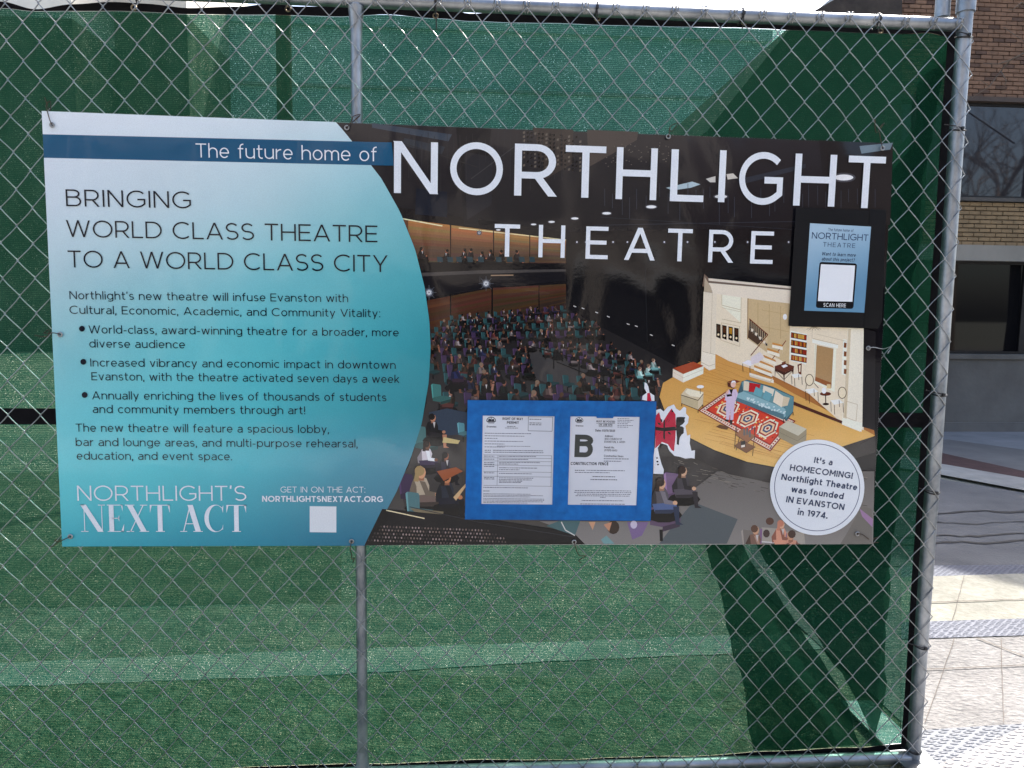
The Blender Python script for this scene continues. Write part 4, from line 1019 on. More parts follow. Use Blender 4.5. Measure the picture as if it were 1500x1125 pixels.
# back walls
sp([(288,110),(745,160),(745,330),(1140,340),(1140,900),(1020,860),(840,700),(640,600),(520,560),(400,520),(325,480)],WALLC)
sp([(505,175),(735,205),(735,340),(730,540),(620,480),(505,400)],(196,172,136))
sp([(360,150),(470,165),(468,312),(360,215)],(236,226,204)); sl_([(362,152),(362,214),(466,240)],3,(188,170,138)); sl_([(362,152),(468,168)],3,(198,182,150)); sl_([(468,168),(466,312),(362,290)],3,(190,172,140)); sl_([(362,228),(464,250)],2,(190,172,140))
sl_([(505,175),(503,400)],5,(150,124,90)); sl_([(360,310),(460,330),(460,440),(356,405),(360,310)],2.5,(190,170,138))
for (xa,c) in ((331,(70,48,34)),(364,(92,58,36)),(398,(170,128,50)),(430,(84,56,40))):
    sp([(xa,315+(xa-331)*.22),(xa+24,320+(xa-331)*.22),(xa+24,398+(xa-331)*.2),(xa,388+(xa-331)*.2)],(44,32,26)); sp([(xa+4,322+(xa-331)*.22),(xa+20,326+(xa-331)*.22),(xa+20,360+(xa-331)*.2),(xa+4,356+(xa-331)*.2)],c)
    A.ell(960+(xa+12)/3.75,390+(375+(xa-331)*.2)/3.75,1.6,1.8,(226,206,170),8)
for k in (0,1,2): sl_([(560+k*62,200+k*9),(560+k*62,330+k*34)],2.5,(170,144,108))
sl_([(575,330),(730,360)],2,(176,150,114)); sl_([(580,240),(700,262)],2,(176,150,114))
A.ell(960+708/3.75,390+278/3.75,3.0,4.4,(255,252,240),12)
# stairs
sp([(512,290),(612,372),(560,432),(505,392)],(90,72,60))
for i in range(9): sp([(510+i*11,330+i*11),(524+i*11,334+i*11),(526+i*11,350+i*11),(512+i*11,346+i*11)],(216,206,190) if i%2 else (60,58,64))
for i in range(10): sl_([(512+i*10.5,292+i*8.4),(512+i*10.5,352+i*8.2)],1.6,(226,206,170))
sl_([(512,288),(614,376),(520,490)],5,(116,56,36)); sl_([(714,408),(628,524)],5,(122,60,38))
for i in range(9): sl_([(610-i*9.5,384+i*11),(612-i*9.5,440+i*11)],1.4,(214,196,164)); 
for i in range(9): sl_([(712-i*9,414+i*12),(713-i*9,462+i*10)],1.4,(214,196,164))
for i,(xa,ya,xb,yb) in enumerate(((640,418,690,430),(612,448,672,468),(590,486,655,514),(566,514,642,546),(540,542,632,578),(515,572,640,612))):
    sp([(xa,ya),(xb,yb),(xb+6,yb+12),(xa-2,ya+12)],(196,142,86)); sp([(xa-2,ya+12),(xb+6,yb+12),(xb+6,yb+30),(xa-2,ya+28)],(232,222,204))
sp([(515,596),(625,630),(640,612),(640,622),(626,640),(515,606)],(210,196,170))
# proscenium header, columns
sp([(265,42),(290,66),(742,112),(742,158),(292,120),(255,110)],(120,104,92)); sp([(288,66),(745,112),(745,124),(290,80)],(214,202,184)); sp([(290,80),(745,124),(745,132),(290,92)],(120,108,98)); sp([(290,92),(745,132),(745,205),(600,190),(290,146)],(224,212,192))
sp([(268,60),(300,110),(312,146),(262,140),(250,520),(246,540)],(176,160,140)); sp([(262,140),(334,152),(325,562),(292,572),(248,540)],(220,208,186)); sp([(256,465),(326,480),(326,562),(292,572),(248,540)],(230,220,200)); sl_([(310,150),(300,480)],2,(186,170,142)); sl_([(258,468),(324,484)],2.5,(170,152,124)); sl_([(248,526),(292,548),(324,536)],2.5,(180,164,138))
sp([(1052,338),(1142,342),(1140,880),(1120,908),(1020,868),(1030,700),(1045,560)],(232,222,202)); sp([(1055,345),(1070,345),(1045,850),(1026,850)],(206,190,160)); sl_([(1044,740),(1105,758),(1098,850),(1038,826),(1044,740)],2.5,(186,168,138)); sp([(1024,830),(1132,860),(1128,908),(1020,868)],(240,230,212)); sp([(1140,342),(1205,360),(1200,900),(1132,880)],(44,42,44))
# book shelves
sp([(738,352),(830,372),(824,540),(732,512)],(240,232,214))
for k in range(4):
    y=362+k*41; sp([(742,y),(828,y+16),(826,y+46),(740,y+30)],(92,52,34))
    for i in range(12): sp([(744+i*7,y+4+i*1.2),(749+i*7,y+5+i*1.2),(749+i*7,y+28+i*1.2),(744+i*7,y+27+i*1.2)],SR.choice([(196,134,60),(150,52,38),(214,170,96),(110,64,40),(176,84,48)]))
    sl_([(740,y+33),(826,y+49)],3,(248,242,228))
sp([(1028,400),(1048,404),(1040,600),(1018,592)],(242,234,216))
for k in range(4): sp([(1032,418+k*48),(1046,421+k*48),(1044,448+k*48),(1030,446+k*48)],(128,84,50))
# fireplace / doorway
sp([(858,400),(1000,432),(998,452),(858,420)],(244,236,218)); sp([(870,428),(990,452),(980,690),(868,640)],(238,228,208)); sp([(882,432),(974,452),(964,640),(874,606)],(168,138,104)); sp([(874,606),(964,640),(962,668),(872,628)],(146,98,58)); sl_([(860,396),(1000,430)],3,(190,172,142)); sl_([(876,428),(868,640)],2,(190,172,142)); sl_([(880,372),(1046,412)],2.5,(196,180,150)); sl_([(858,340),(856,396)],2.5,(200,184,156))
# chandelier under the board
for i in range(9): sl_([(866,330),(826+i*10,346+(i%2)*6)],1.5,(90,78,66))
# dark step edge behind sofa
sp([(756,742),(1022,848),(1020,864),(752,760)],(86,40,26))
# bench block, left
sp([(94,560),(205,524),(262,546),(150,590)],(158,78,46)); sp([(94,562),(150,592),(150,638),(92,606)],(222,210,190)); sp([(150,592),(262,548),(260,590),(150,638)],(240,230,212)); sl_([(94,580),(150,612),(262,566)],2,(190,176,150))
# rug with pattern
def rugpt(u,v):
    ax,ay=(232,792);bx,by=(392,682);cx_,cy_=(766,848);dx_,dy_=(628,1016)
    x=(1-u)*((1-v)*ax+v*bx)+u*((1-v)*dx_+v*cx_); y=(1-u)*((1-v)*ay+v*by)+u*((1-v)*dy_+v*cy_); return (x,y)
def rq(u0,u1,v0,v1,c): sp([rugpt(u0,v0),rugpt(u1,v0),rugpt(u1,v1),rugpt(u0,v1)],c)
rq(0,1,0,1,(134,44,42)); rq(.015,.985,.03,.97,(226,206,186)); rq(.05,.95,.13,.87,(150,48,42)); rq(.065,.935,.17,.83,(206,74,50))
for i in range(34):
    u=.025+i*.0285
    for v in (.08,.92): rq(u,u+.015,v-.028,v+.028,SR.choice([(160,66,58),(110,60,70),(196,120,96)]))
for i in range(11):
    v=.12+i*.075
    for u in (.033,.967): rq(u-.01,u+.01,v,v+.035,SR.choice([(160,66,58),(110,60,70)]))
def rdia(u,v,ru,rv,c): sp([rugpt(u-ru,v),rugpt(u-ru*.5,v+rv),rugpt(u+ru*.5,v+rv),rugpt(u+ru,v),rugpt(u+ru*.5,v-rv),rugpt(u-ru*.5,v-rv)],c)
for u in (.22,.5,.78):
    for (k,c) in ((1,(236,220,196)),(.82,(156,52,46)),(.66,(226,190,150)),(.46,(70,84,116)),(.28,(226,206,180)),(.14,(150,50,44))): rdia(u,.5,.115*k,.27*k,c)
for i in range(150):
    u=SR.uniform(.08,.92); v=SR.uniform(.2,.8)
    if min(abs(u-q) for q in (.22,.5,.78))>.09 or abs(v-.5)>.24: rdia(u,v,.009,.022,SR.choice([(240,206,120),(236,222,200),(146,44,40),(76,88,112),(232,150,96)]))
# sofa
sp([(470,632),(500,622),(640,660),(757,715),(752,800),(716,850),(704,838),(440,722),(446,706)],(74,102,110))
sp([(470,636),(495,626),(640,668),(756,718),(716,760),(700,780),(480,690)],(108,142,146)); sp([(446,700),(480,686),(712,782),(716,818),(700,832),(440,720)],(138,172,178)); sp([(440,718),(700,812),(702,842),(438,738)],(92,122,130)); sp([(708,760),(756,718),(752,796),(712,838)],(100,136,142))
for i in range(40):
    u=SR.random(); x=452+u*250; y=704+u*96+SR.uniform(-8,18); sp([(x,y),(x+9,y-4),(x+12,y+3),(x+3,y+5)],(196,214,214))
for (pts,c) in (([(482,628),(510,634),(514,684),(480,680)],(214,200,174)),([(512,638),(574,648),(562,694),(508,688)],(176,28,40)),([(590,654),(650,676),(640,712),(584,690)],(218,210,190)),([(548,660),(588,682),(576,718),(534,700)],(110,158,168)),([(600,682),(638,702),(620,742),(584,722)],(112,156,166)),([(656,682),(704,716),(690,774),(642,744)],(226,212,188)),([(700,712),(734,722),(722,764),(690,770)],(206,190,160))): sp(pts,c)
for x,y in ((442,738),(700,842),(752,800)): sl_([(x,y),(x,y+18)],4,(50,34,26))
# ottoman
sp([(676,880),(724,846),(826,892),(824,952),(772,990),(672,938)],(150,142,122)); sp([(676,880),(724,846),(826,892),(780,930)],(196,190,168)); sl_([(676,910),(776,958),(826,922)],2,(120,112,96))
# armchair with side table
sp([(138,704),(168,668),(262,690),(258,760),(232,788),(140,752)],(206,190,158)); sp([(160,690),(175,672),(258,692),(252,720),(190,712)],(232,220,194)); sp([(138,708),(232,738),(232,786),(140,752)],(188,172,140)); sl_([(138,706),(232,736),(260,700)],3.5,(70,44,30)); sl_([(140,752),(232,788),(258,758)],3,(80,52,34))
for x,y in ((142,752),(232,788),(258,760)): sl_([(x,y),(x,y+16)],4,(60,40,28))
A.ell(960+244/3.75,390+661/3.75,5.4,2.4,(238,234,228),14); sl_([(244,670),(244,700)],3,(110,90,70))
# desk, chairs
sp([(652,548),(706,530),(758,548),(756,562),(706,582),(652,562)],(104,54,38)); sp([(652,560),(706,582),(756,562),(752,600),(746,574),(706,596),(704,646),(698,596),(656,574),(652,618)],(78,38,28)); sp([(688,546),(712,538),(724,548),(700,558)],(240,240,240)); sl_([(655,572),(700,620)],3,(70,36,26)); sl_([(750,572),(700,625)],2.5,(70,36,26)); sp([(690,528),(712,520),(712,534),(692,540)],(120,70,46))
def chair(x,y,k=1):
    sp([(x-26*k,y),(x+14*k,y-6*k),(x+34*k,y+10*k),(x-8*k,y+20*k)],(240,234,224))
    for dx,dy,l in ((-24,6,46),(-8,20,44),(32,12,44),(14,0,30)): sl_([(x+dx*k,y+dy*k),(x+(dx+2)*k,y+(dy+l)*k)],3,(92,62,44))
sp([(776,540),(800,532),(798,594),(782,590)],(112,58,40)); sp([(784,546),(794,542),(792,580),(786,580)],WALLC); chair(768,594)
for (ex,ey) in ((842,624),(1022,694)):
    A.ell(960+ex/3.75,390+ey/3.75,24/3.75,33/3.75,(96,74,50),18); A.ell(960+ex/3.75,390+ey/3.75,20/3.75,29/3.75,(228,214,184),18)
chair(850,676,1.2); chair(988,736,1.2); sl_([(826,650),(822,676)],3,(96,70,48)); sl_([(866,640),(892,668)],3.5,(96,70,48))
A.ell(960+930/3.75,390+700/3.75,31/3.75,11/3.75,(104,50,32),16); sl_([(930,706),(932,752)],5,(70,34,24)); A.ell(960+932/3.75,390+756/3.75,18/3.75,7/3.75,(56,28,22),12); A.ell(960+922/3.75,390+682/3.75,13/3.75,17/3.75,(246,242,230),14); sp([(938,646),(958,648),(960,672),(936,670)],(214,186,140))
# bench (stairs foot)
sp([(472,530),(505,514),(550,528),(518,548)],(226,224,232)); sl_([(476,534),(478,578)],3,(50,40,38)); sl_([(516,548),(516,584)],3,(50,40,38)); sp([(520,500),(570,470),(596,500),(560,530),(524,540)],(214,204,206))
# end table behind sofa
sp([(392,634),(430,622),(462,632),(430,646)],(132,72,48)); sp([(392,636),(430,648),(430,672),(394,660)],(96,50,34))
# performer in lilac suit
sp([(330,880),(352,868),(400,880),(392,896),(360,892)],(110,80,54))
sp([(384,700),(396,678),(440,674),(450,700),(440,730),(430,752),(390,752),(378,722)],(206,186,208)); sp([(384,746),(432,746),(424,842),(408,844),(408,780),(402,844),(386,842)],(204,184,206)); sp([(402,676),(424,674),(414,706)],(30,26,32)); sp([(384,690),(402,672),(398,690),(390,704)],(222,178,158)); sp([(386,704),(416,700),(418,712),(390,716)],(34,28,34)); sl_([(432,690),(440,726)],6,(196,176,200)); A.ell(960+424/3.75,390+648/3.75,14/3.75,18/3.75,(222,182,166),14); A.poly(S([(412,640),(418,628),(434,628),(440,642),(432,636)]),(236,232,232)); sp([(384,840),(404,842),(392,852),(376,848)],(30,26,28)); sp([(404,844),(420,842),(418,870),(408,868)],(30,26,28))
# glass trolley
for pts in ([(440,880),(446,930)],[(440,872),(432,1000)],[(545,884),(530,1040)],[(540,880),(542,950)],[(470,896),(440,1010)]): sl_(pts,3,(70,56,50))
sp([(436,922),(478,890),(544,930),(500,966)],(150,112,84)); sp([(430,984),(470,954),(546,990),(496,1022)],(128,96,72)); sl_([(430,984),(496,1024),(546,990)],2.5,(70,54,46)); sl_([(436,924),(500,968),(544,932)],2.5,(70,54,46))
for (x,y) in ((480,890),(496,886),(510,900)): sp([(x,y),(x+10,y),(x+11,y+38),(x-1,y+38)],(112,108,106))
sp([(466,962),(490,956),(492,990),(466,996)],(60,56,52)); sp([(468,982),(488,978),(488,990),(468,994)],(220,210,196))
# people seated bottom right
def Bq(pts): return [(940+a/4.69,560+b/4.69) for a,b in pts]
def bp_(pts,c): A.poly(Bq(pts),c)
seat(985,712,8.0,(120,100,124)); figure(996,690,6.6,(80,76,80),(206,164,136),1,(66,48,40),(96,90,96)); seat(962,748,8.5,(124,104,128)); figure(966,708,7.4,(98,94,98),(206,162,134),1,(62,50,44),(92,108,140))
for (x,y) in ((1127,766),(1163,772)):
    A.poly([(x-12,y+6),(x+14,y+8),(x+16,y+28),(x-12,y+26)],(158,150,142)); A.line([(x-12,y+27),(x+17,y+29)],1.6,(206,200,196)); A.poly([(x-14,y+8),(x-11,y+8),(x-12,y+30),(x-16,y+30)],(130,104,132))
A.ell(1127,763,6,5.5,(98,72,60),12); A.ell(1165,765,5,6,(48,44,44),12)
seat(1096,792,6.5,(124,118,112)); figure(1103,776,6.2,(128,104,92),(196,150,126),1,(104,80,66)); figure(1140,768,5.6,(206,146,126),(206,160,136),1,(190,130,110)); figure(1160,784,6.6,(196,142,124),(190,140,116),-1,(84,66,58))
A.ell(1122,781,5,6,(84,70,66),10)
A.poly([(1240,780),(1262,740),(1276,745),(1277,797),(1230,797)],(120,116,110)); A.poly([(1258,744),(1278,760),(1277,772),(1262,756)],(150,126,150))
# ---- teal panel over the picture; its gradient also paints in reflected sheen
tg={}
ys_=[163,230,300,400,500,600,680,740,800]; xs_=[60,220,380,520,640]
tabc=[[(232,240,246),(230,239,245),(226,237,243),(222,236,242),(220,234,240)],
      [(226,235,242),(222,234,240),(212,231,236),(186,220,227),(160,208,216)],
      [(216,229,236),(208,227,233),(190,220,226),(156,208,214),(126,192,199)],
      [(192,219,225),(172,214,220),(140,206,212),(112,192,199),(92,176,184)],
      [(160,210,216),(130,208,213),(104,198,205),(84,178,187),(66,154,164)],
      [(134,212,218),(114,208,214),(92,194,201),(70,164,174),(56,140,150)],
      [(120,214,219),(108,208,214),(96,190,200),(92,160,176),(92,146,164)],
      [(104,206,212),(90,194,202),(84,170,184),(84,144,162),(84,134,154)],
      [(70,182,194),(58,160,176),(48,140,160),(42,116,142),(44,106,134)]]
def tealc(x,y):
    j=max(0,min(len(ys_)-2,max(i for i in range(len(ys_)) if ys_[i]<=max(y,163)))); i=max(0,min(len(xs_)-2,max([k for k in range(len(xs_)) if xs_[k]<=max(x,60)])))
    ty=max(0,min(1,(y-ys_[j])/(ys_[j+1]-ys_[j]))); tx=max(0,min(1,(x-xs_[i])/(xs_[i+1]-xs_[i])))
    c=[ (tabc[j][i][k]*(1-tx)+tabc[j][i+1][k]*tx)*(1-ty)+(tabc[j+1][i][k]*(1-tx)+tabc[j+1][i+1][k]*tx)*ty for k in range(3)]
    return c
def gridrow(y0,y1,ny):
    pass
n0=0; NX=26; NY=70; AB=Art(A.y0)
LY=A.y0-200*A.step
for j in range(NY+1):
    for i in range(NX+1):
        t=j/NY
        # follow the banner's own top and bottom edges
        yl=163+t*637; yr=180+t*620
        yv=yl; x_=leftx(yv)
        xr=arcx(180+t*620)
        px=x_+(xr-x_)*i/NX; ty_=163+47*(px-62)/1246; by_=800-3*(px-92)/1185; py=ty_+(by_-ty_)*t
        # keep right end on the arc
        xr=arcx(py); px=leftx(py)+(xr-leftx(py))*i/NX
        q=on_y(px,py,A.y0); AB.v.append((q.x,LY,q.z)); m_=sum(tealc(px,py))/3; AB.c.append(lin([max(0,min(250,m_+(v-m_)*1.08)) for v in tealc(px,py)]))
for j in range(NY):
    for i in range(NX):
        a=n0+j*(NX+1)+i; AB.f.append((a,a+NX+1,a+NX+2,a+1))
# thin white rim of the panel's arc and the blue title bar
print('layers',max(b[4] for b in A.bb),'verts',len(A.v))
AB.bb=[(-9,9,-9,9,205)]
AB.poly([(63.6,197),(574,209),(577,243),(65.3,231.5)],(24,88,124))
AB.poly([(454,741),(493,741.5),(493,779.5),(454,779)],(236,240,242))
badd(A.build('picture_print',PICT,ban)); badd(AB.build('panel_print',PRINT,ban))

# lettering
WHT=(238,243,248); INK=(18,24,38)
def letters(name, items, y, mat=PRINT, parent=None):
    t=Text(y)
    for it in items: t.add(*it[:6],**(it[6] if len(it)>6 else {}))
    o=t.build(name,mat,None); return badd(o) if parent is None else o
YT=YB-.0050
def big(chars,y,cap,wt,slope0):
    out=[]
    for ch,a,b,yy in chars: out.append((ch,(a,yy),(b,yy+(b-a)*slope0),cap,wt,WHT,{}))
    return out
def words(name,it,y):
    txt,p0,p1,cap,wt,col=it[:6]; kw=it[6] if len(it)>6 else {}; g=kw.get('glyphs') or glyph; tr=kw.get('track',.16); spc=kw.get('sp',.34)
    pos=0; segs=[]; cur=None
    for i,ch in enumerate(txt):
        w_=spc if ch==' ' else g(ch,wt)[0]
        if ch==' ':
            if cur: segs.append(cur); cur=None
        else:
            cur=[cur[0]+ch,cur[1],pos+w_] if cur else [ch,pos,pos+w_]
        pos+=w_+tr
    if cur: segs.append(cur)
    tot=pos-tr; L=lambda t:(p0[0]+(p1[0]-p0[0])*t,p0[1]+(p1[1]-p0[1])*t)
    for wd_,a_,b_ in segs: letters(name,[(wd_,L(a_/tot),L(b_/tot),cap,wt,col,kw)],y)
def big_letters(items,y):
    for it in items: letters('letter',[it],y)
big_letters(big([('N',577,641,282.6),('O',659,736,284),('R',753,815,286.3),('T',827,886,288.7),('H',901.5,961,291.5),('L',981,1030,294.6),('I',1051.5,1061,296),('G',1081,1145,298.3),('H',1161.5,1222,301),('T',1239,1293,304)],80,76,.128,.03),YT)
big_letters(big([('T',724,761,375.5),('H',788.5,827,376.8),('E',857.5,890,379),('A',914,959,380.6),('T',977,1013,382.3),('R',1037,1073.5,384),('E',1098.5,1131.5,386)],80,47.5,.125,.025),YT)
words('title_lettering',("The future home of",(287,230.5),(552,236.3),20.5,.085,WHT,dict(track=.13)),YT)
for it_ in [("BRINGING",(97,302),(280,305.3),24.6,.088,INK,dict(track=.17)),
  ("WORLD CLASS THEATRE",(97.5,347),(553,355),24.6,.088,INK,dict(track=.14,sp=.30)),
  ("TO A WORLD CLASS CITY",(100,391.5),(568,398.6),24.6,.088,INK,dict(track=.14,sp=.30))]: words('headline_lettering',it_,YT)
bk=dict(track=.15,sp=.27)
letters('body_lettering',[
 ("Northlight's new theatre will infuse Evanston with",(102,438.2),(510,442.7),11.6,.10,INK,bk),
 ("Cultural, Economic, Academic, and Community Vitality:",(102,459.6),(557,464.7),11.6,.10,INK,bk),
 ("World-class, award-winning theatre for a broader, more",(130,488.3),(584,492.8),11.6,.10,INK,bk),
 ("diverse audience",(131,509),(271,510.3),11.6,.10,INK,bk),
 ("Increased vibrancy and economic impact in downtown",(132.5,536.8),(579.5,540.3),11.6,.10,INK,bk),
 ("Evanston, with the theatre activated seven days a week",(134,557),(585,561),11.6,.10,INK,bk),
 ("Annually enriching the lives of thousands of students",(135,585),(566,587.8),11.6,.10,INK,bk),
 ("and community members through art!",(136,605),(447,606.8),11.6,.10,INK,bk),
 ("The new theatre will feature a spacious lobby,",(111,632.3),(482,634.5),11.6,.10,INK,bk),
 ("bar and lounge areas, and multi-purpose rehearsal,",(111,653.3),(524,655.6),11.6,.10,INK,bk),
 ("education, and event space.",(112.5,673.3),(340,674.3),11.6,.10,INK,bk)],YT)
bul=Art(YT)
for (x,y) in ((120,481.5),(122,530),(124,578.5)): bul.ell(x,y,4.3,4.3,INK,20)
badd(bul.build('bullet_print',PRINT,ban))
letters('logo_lettering',[("NORTHLIGHT'S",(113.5,733.5),(361,733.5),22,.085,WHT,dict(track=.14)),
  ("NEXT ACT",(119,779),(361,779),39.5,.1,WHT,dict(track=.05,sp=.24,glyphs=didone))],YT)
letters('web_address_lettering',[("GET IN ON THE ACT:",(411,721.3),(535,721.5),8.4,.10,WHT,dict(track=.15)),
  ("NORTHLIGHTSNEXTACT.ORG",(384,735),(561,735.4),8.6,.2,WHT,dict(track=.12))],YT)
# round badge
bd=Art(YB-.0064); 
bd.ell(1197,714,69.2,70.2,(236,240,244),64)
def ring(a,cx,cy,r1,r2,rat,c,n=64):
    for i in range(n):
        t0,t1=2*math.pi*i/n,2*math.pi*(i+1)/n
        a.poly([(cx+r1*math.cos(t0),cy+r1*rat*math.sin(t0)),(cx+r1*math.cos(t1),cy+r1*rat*math.sin(t1)),(cx+r2*math.cos(t1),cy+r2*rat*math.sin(t1)),(cx+r2*math.cos(t0),cy+r2*rat*math.sin(t0))],c,L=3)
ring(bd,1197,714,62.9,61.9,1.02,(70,78,110))
badge=badd(bd.build('badge_print',PRINT,ban))
NAVY=(58,70,98)
bs=dict(track=.13,sp=.28,slant=.0)
letters('badge_lettering',[("It's a",(1192,678),(1219,681.6),8.8,.19,NAVY,bs),("HOMECOMING!",(1156.5,689),(1248.5,701.5),9,.19,NAVY,bs),
 ("Northlight Theatre",(1144,702.7),(1255,718.3),9,.19,NAVY,bs),("was founded",(1158.5,720.6),(1235,731.5),9,.19,NAVY,bs),
 ("IN EVANSTON",(1151,735.5),(1236,747.4),9,.19,NAVY,bs),("in 1974.",(1168,754),(1212,760),9,.19,NAVY,bs)],YB-.0070)
# eyelets
eye=[(76,183),(508,187),(979,200),(1293,217),(1272,510),(1256,782),(841,794),(515,793),(103,786),(88,490)]
STEEL=noisy('eyelet steel',(.35,.35,.34),(.5,.5,.5),50,.35,1.0)
for (x,y) in eye:
    c=on_y(x,y,YB-.0075); mb=MB()
    rg=[(c.x+.0055*math.cos(a*math.pi/8),c.y,c.z+.0055*math.sin(a*math.pi/8)) for a in range(17)]
    mb.tube(rg,.0022,6,False); badd(mb.build('eyelet',STEEL,None,True))

# ------------------------------------------------------------------ notices taped on the banner
YN=-.0280
def quad_sheet(name,pts,y,mat,th=.0005,parent=None,off=None):
    P_=[on_y(*p,y) for p in pts]; n=len(P_)
    vs=[tuple(p) for p in P_]+[(p.x,p.y+th,p.z) for p in P_]
    fs=[tuple(t) for t in tessellate_polygon([[Vector((p.x,p.z,0)) for p in P_]])]
    fs=fs+[tuple(n+i for i in t[::-1]) for t in fs]+[(i,(i+1)%n,n+(i+1)%n,n+i) for i in range(n)]
    me=mesh(name,vs,fs); bm=bmesh.new(); bm.from_mesh(me); bmesh.ops.recalc_face_normals(bm,faces=bm.faces); bm.to_mesh(me); bm.free()
    o=link(name,me,mat)
    if parent is not None: o.parent=parent; o.matrix_parent_inverse=Matrix.Translation(-Vector(parent.location))
    return o
def at0(px,py,y): return on_y(px,py,y)
tp=empty('tape_frame',at0(820,762,YN)); tag(tp,'frame of wide blue painters tape holding two white permits on the banner','tape')
quad_sheet('tape_strip',[(685,586),(961.5,588),(961,611),(684.6,608.6)],YN-.0009,TAPE,parent=tp)
quad_sheet('tape_strip',[(681.6,738),(954.2,740.5),(953,763),(681,761)],YN-.0009,TAPE,parent=tp)
quad_sheet('tape_strip',[(685,586.4),(707.5,586.7),(705,761),(681,760.8)],YN-.0016,TAPE,parent=tp)
quad_sheet('tape_strip',[(938,588.2),(961.3,588.4),(952.8,762.8),(931.5,762.5)],YN-.0016,TAPE,parent=tp)
quad_sheet('tape_strip',[(812.6,600),(824.8,600),(821,750),(808.8,750)],YN-.0022,TAPE,parent=tp)
quad_sheet('tape_strip',[(821.5,600),(836,600),(831.5,750),(818,750)],YN-.0030,TAPE,parent=tp)
quad_sheet('tape_strip',[(744,606),(775,606.5),(775,609.6),(744,609)],YN-.0030,TAPE,parent=tp)
quad_sheet('tape_strip',[(873,607),(900,607.5),(898,612.6),(874,612.3)],YN-.0030,TAPE,parent=tp)
PAPER=noisy('white paper',(.70,.72,.78),(.76,.77,.82),8,.35,bump=.0015,bscale=14)
def lines(a,x0_,x1_,y,c=(96,98,112),h=.9,seed=1,slope=.012):
    r=random.Random(seed*77+int(y*10)); x=x0_
    while x<x1_:
        w_=min(r.uniform(1.2,4.5),x1_-x); yy=y+(x-x0_)*slope
        if w_>.4: a.poly([(x,yy-h),(x+w_,yy-h),(x+w_,yy),(x,yy)],c,L=1)
        x+=w_+r.uniform(.5,.9)
def emblem(a,cx,cy,r):
    W9=(236,238,242)
    a.ell(cx,cy,r,r*.86,(46,48,56),24,180,360); a.ell(cx,cy,r*.84,r*.70,W9,24,180,360)
    a.ell(cx-r*.36,cy-r*.12,r*.30,r*.36,(60,62,70),12); a.ell(cx+r*.40,cy-r*.10,r*.28,r*.34,(60,62,70),12)
    a.poly([(cx-r*.07,cy-r*.72),(cx+r*.07,cy-r*.72),(cx+r*.12,cy+r*.2),(cx-r*.12,cy+r*.2)],(40,42,50))
    a.poly([(cx-r,cy+r*.02),(cx+r,cy+r*.02),(cx+r*.9,cy+r*.22),(cx-r*.9,cy+r*.22)],(46,48,56)); a.poly([(cx-r*.8,cy+r*.34),(cx+r*.8,cy+r*.34),(cx+r*.55,cy+r*.5),(cx-r*.55,cy+r*.5)],(46,48,56))
def notice(name,corners,label,fill,texts):
    cx=sum(c[0] for c in corners)/4; cy=sum(c[1] for c in corners)/4
    rt=empty(name,at0(cx,max(c[1] for c in corners),YN)); tag(rt,label,'notice')
    quad_sheet('paper',corners,YN-.0002-.0026*(0),PAPER,.0002,rt)
    a=Art(YN-.0004); fill(a)
    o=a.build('small_print',PAPERP,None); o.parent=rt; o.matrix_parent_inverse=Matrix.Translation(-Vector(rt.location))
    t=Text(YN-.0006)
    for it in texts: t.add(*it[:6],**(it[6] if len(it)>6 else {}))
    o=t.build('lettering',PAPERP,None); o.parent=rt; o.matrix_parent_inverse=Matrix.Translation(-Vector(rt.location))
    return rt
K=(34,36,44)
def fill1(a):
    emblem(a,719.5,616.5,7); 
    for q in ([(774,610.5),(809.5,611)],[(809.5,611),(808.8,631.8)],[(808.8,631.8),(773.6,631)],[(773.6,631),(774,610.5)]): a.line(q,.6,(70,72,80))
    for y in (614.5,620,622.6): lines(a,775.5,793,y,K,.9,3)
    lines(a,743,755,625,K,.8,8); lines(a,740,759,627.3,K,.8,9)
    for i,y in enumerate((635,638.8,642.4,646.5,650.6,655)): lines(a,710,(778,768,729,766,739,739)[i],y,(88,90,104),.9,i+2)
    lines(a,728,777,653.8,(88,90,104),.8,30)
    for y in (660,662.8): lines(a,710,719,y,(60,62,74),.9,5); lines(a,722,796,y,(60,62,74),.9,6)
    for y in (666.2,670.4,675,681,690.6,697.5,711): a.line([(708.4,y),(808,y+1.4)],.45,(80,82,92))
    a.line([(729.5,666.5),(728,711.2)],.45,(80,82,92)); a.line([(808,667.5),(807,712.4)],.45,(80,82,92))
    for i,y in enumerate((668.8,673,677.6,680,685.6,688.4,694,700.4,703,705,707)): lines(a,731,(785,774,791,759,787,761,779,781,779,765,763)[i],y,(70,72,86),.9,i+11)
    for y in (668.6,673,678,680.4,683.6,693,700,702): lines(a,709,724,y,(70,72,86),.9,int(y))
    lines(a,708,773,714.4,(70,72,86),.9,44); lines(a,708,717,719.6,(50,52,62),.9,45)
    for i,y in enumerate((723.6,725.6,727.6,730.6,732.6,734.6,736.6)): lines(a,708,(777,795,777,797,797,795,773)[i],y,(96,98,112),.8,i+50)
notice('permit_notice',[(707,608),(813,610),(809,740),(705,738.5)],'left white permit sheet headed RIGHT OF WAY PERMIT, taped up in blue on the banner',fill1,[
  ("RIGHT OF WAY",(736,615),(766,615.6),3.6,.2,K,dict(track=.16)),("PERMIT",(742.5,620.6),(760,621),3.6,.2,K,dict(track=.16)),("Evanston",(713,626),(727,626.3),2.4,.2,K,{})])
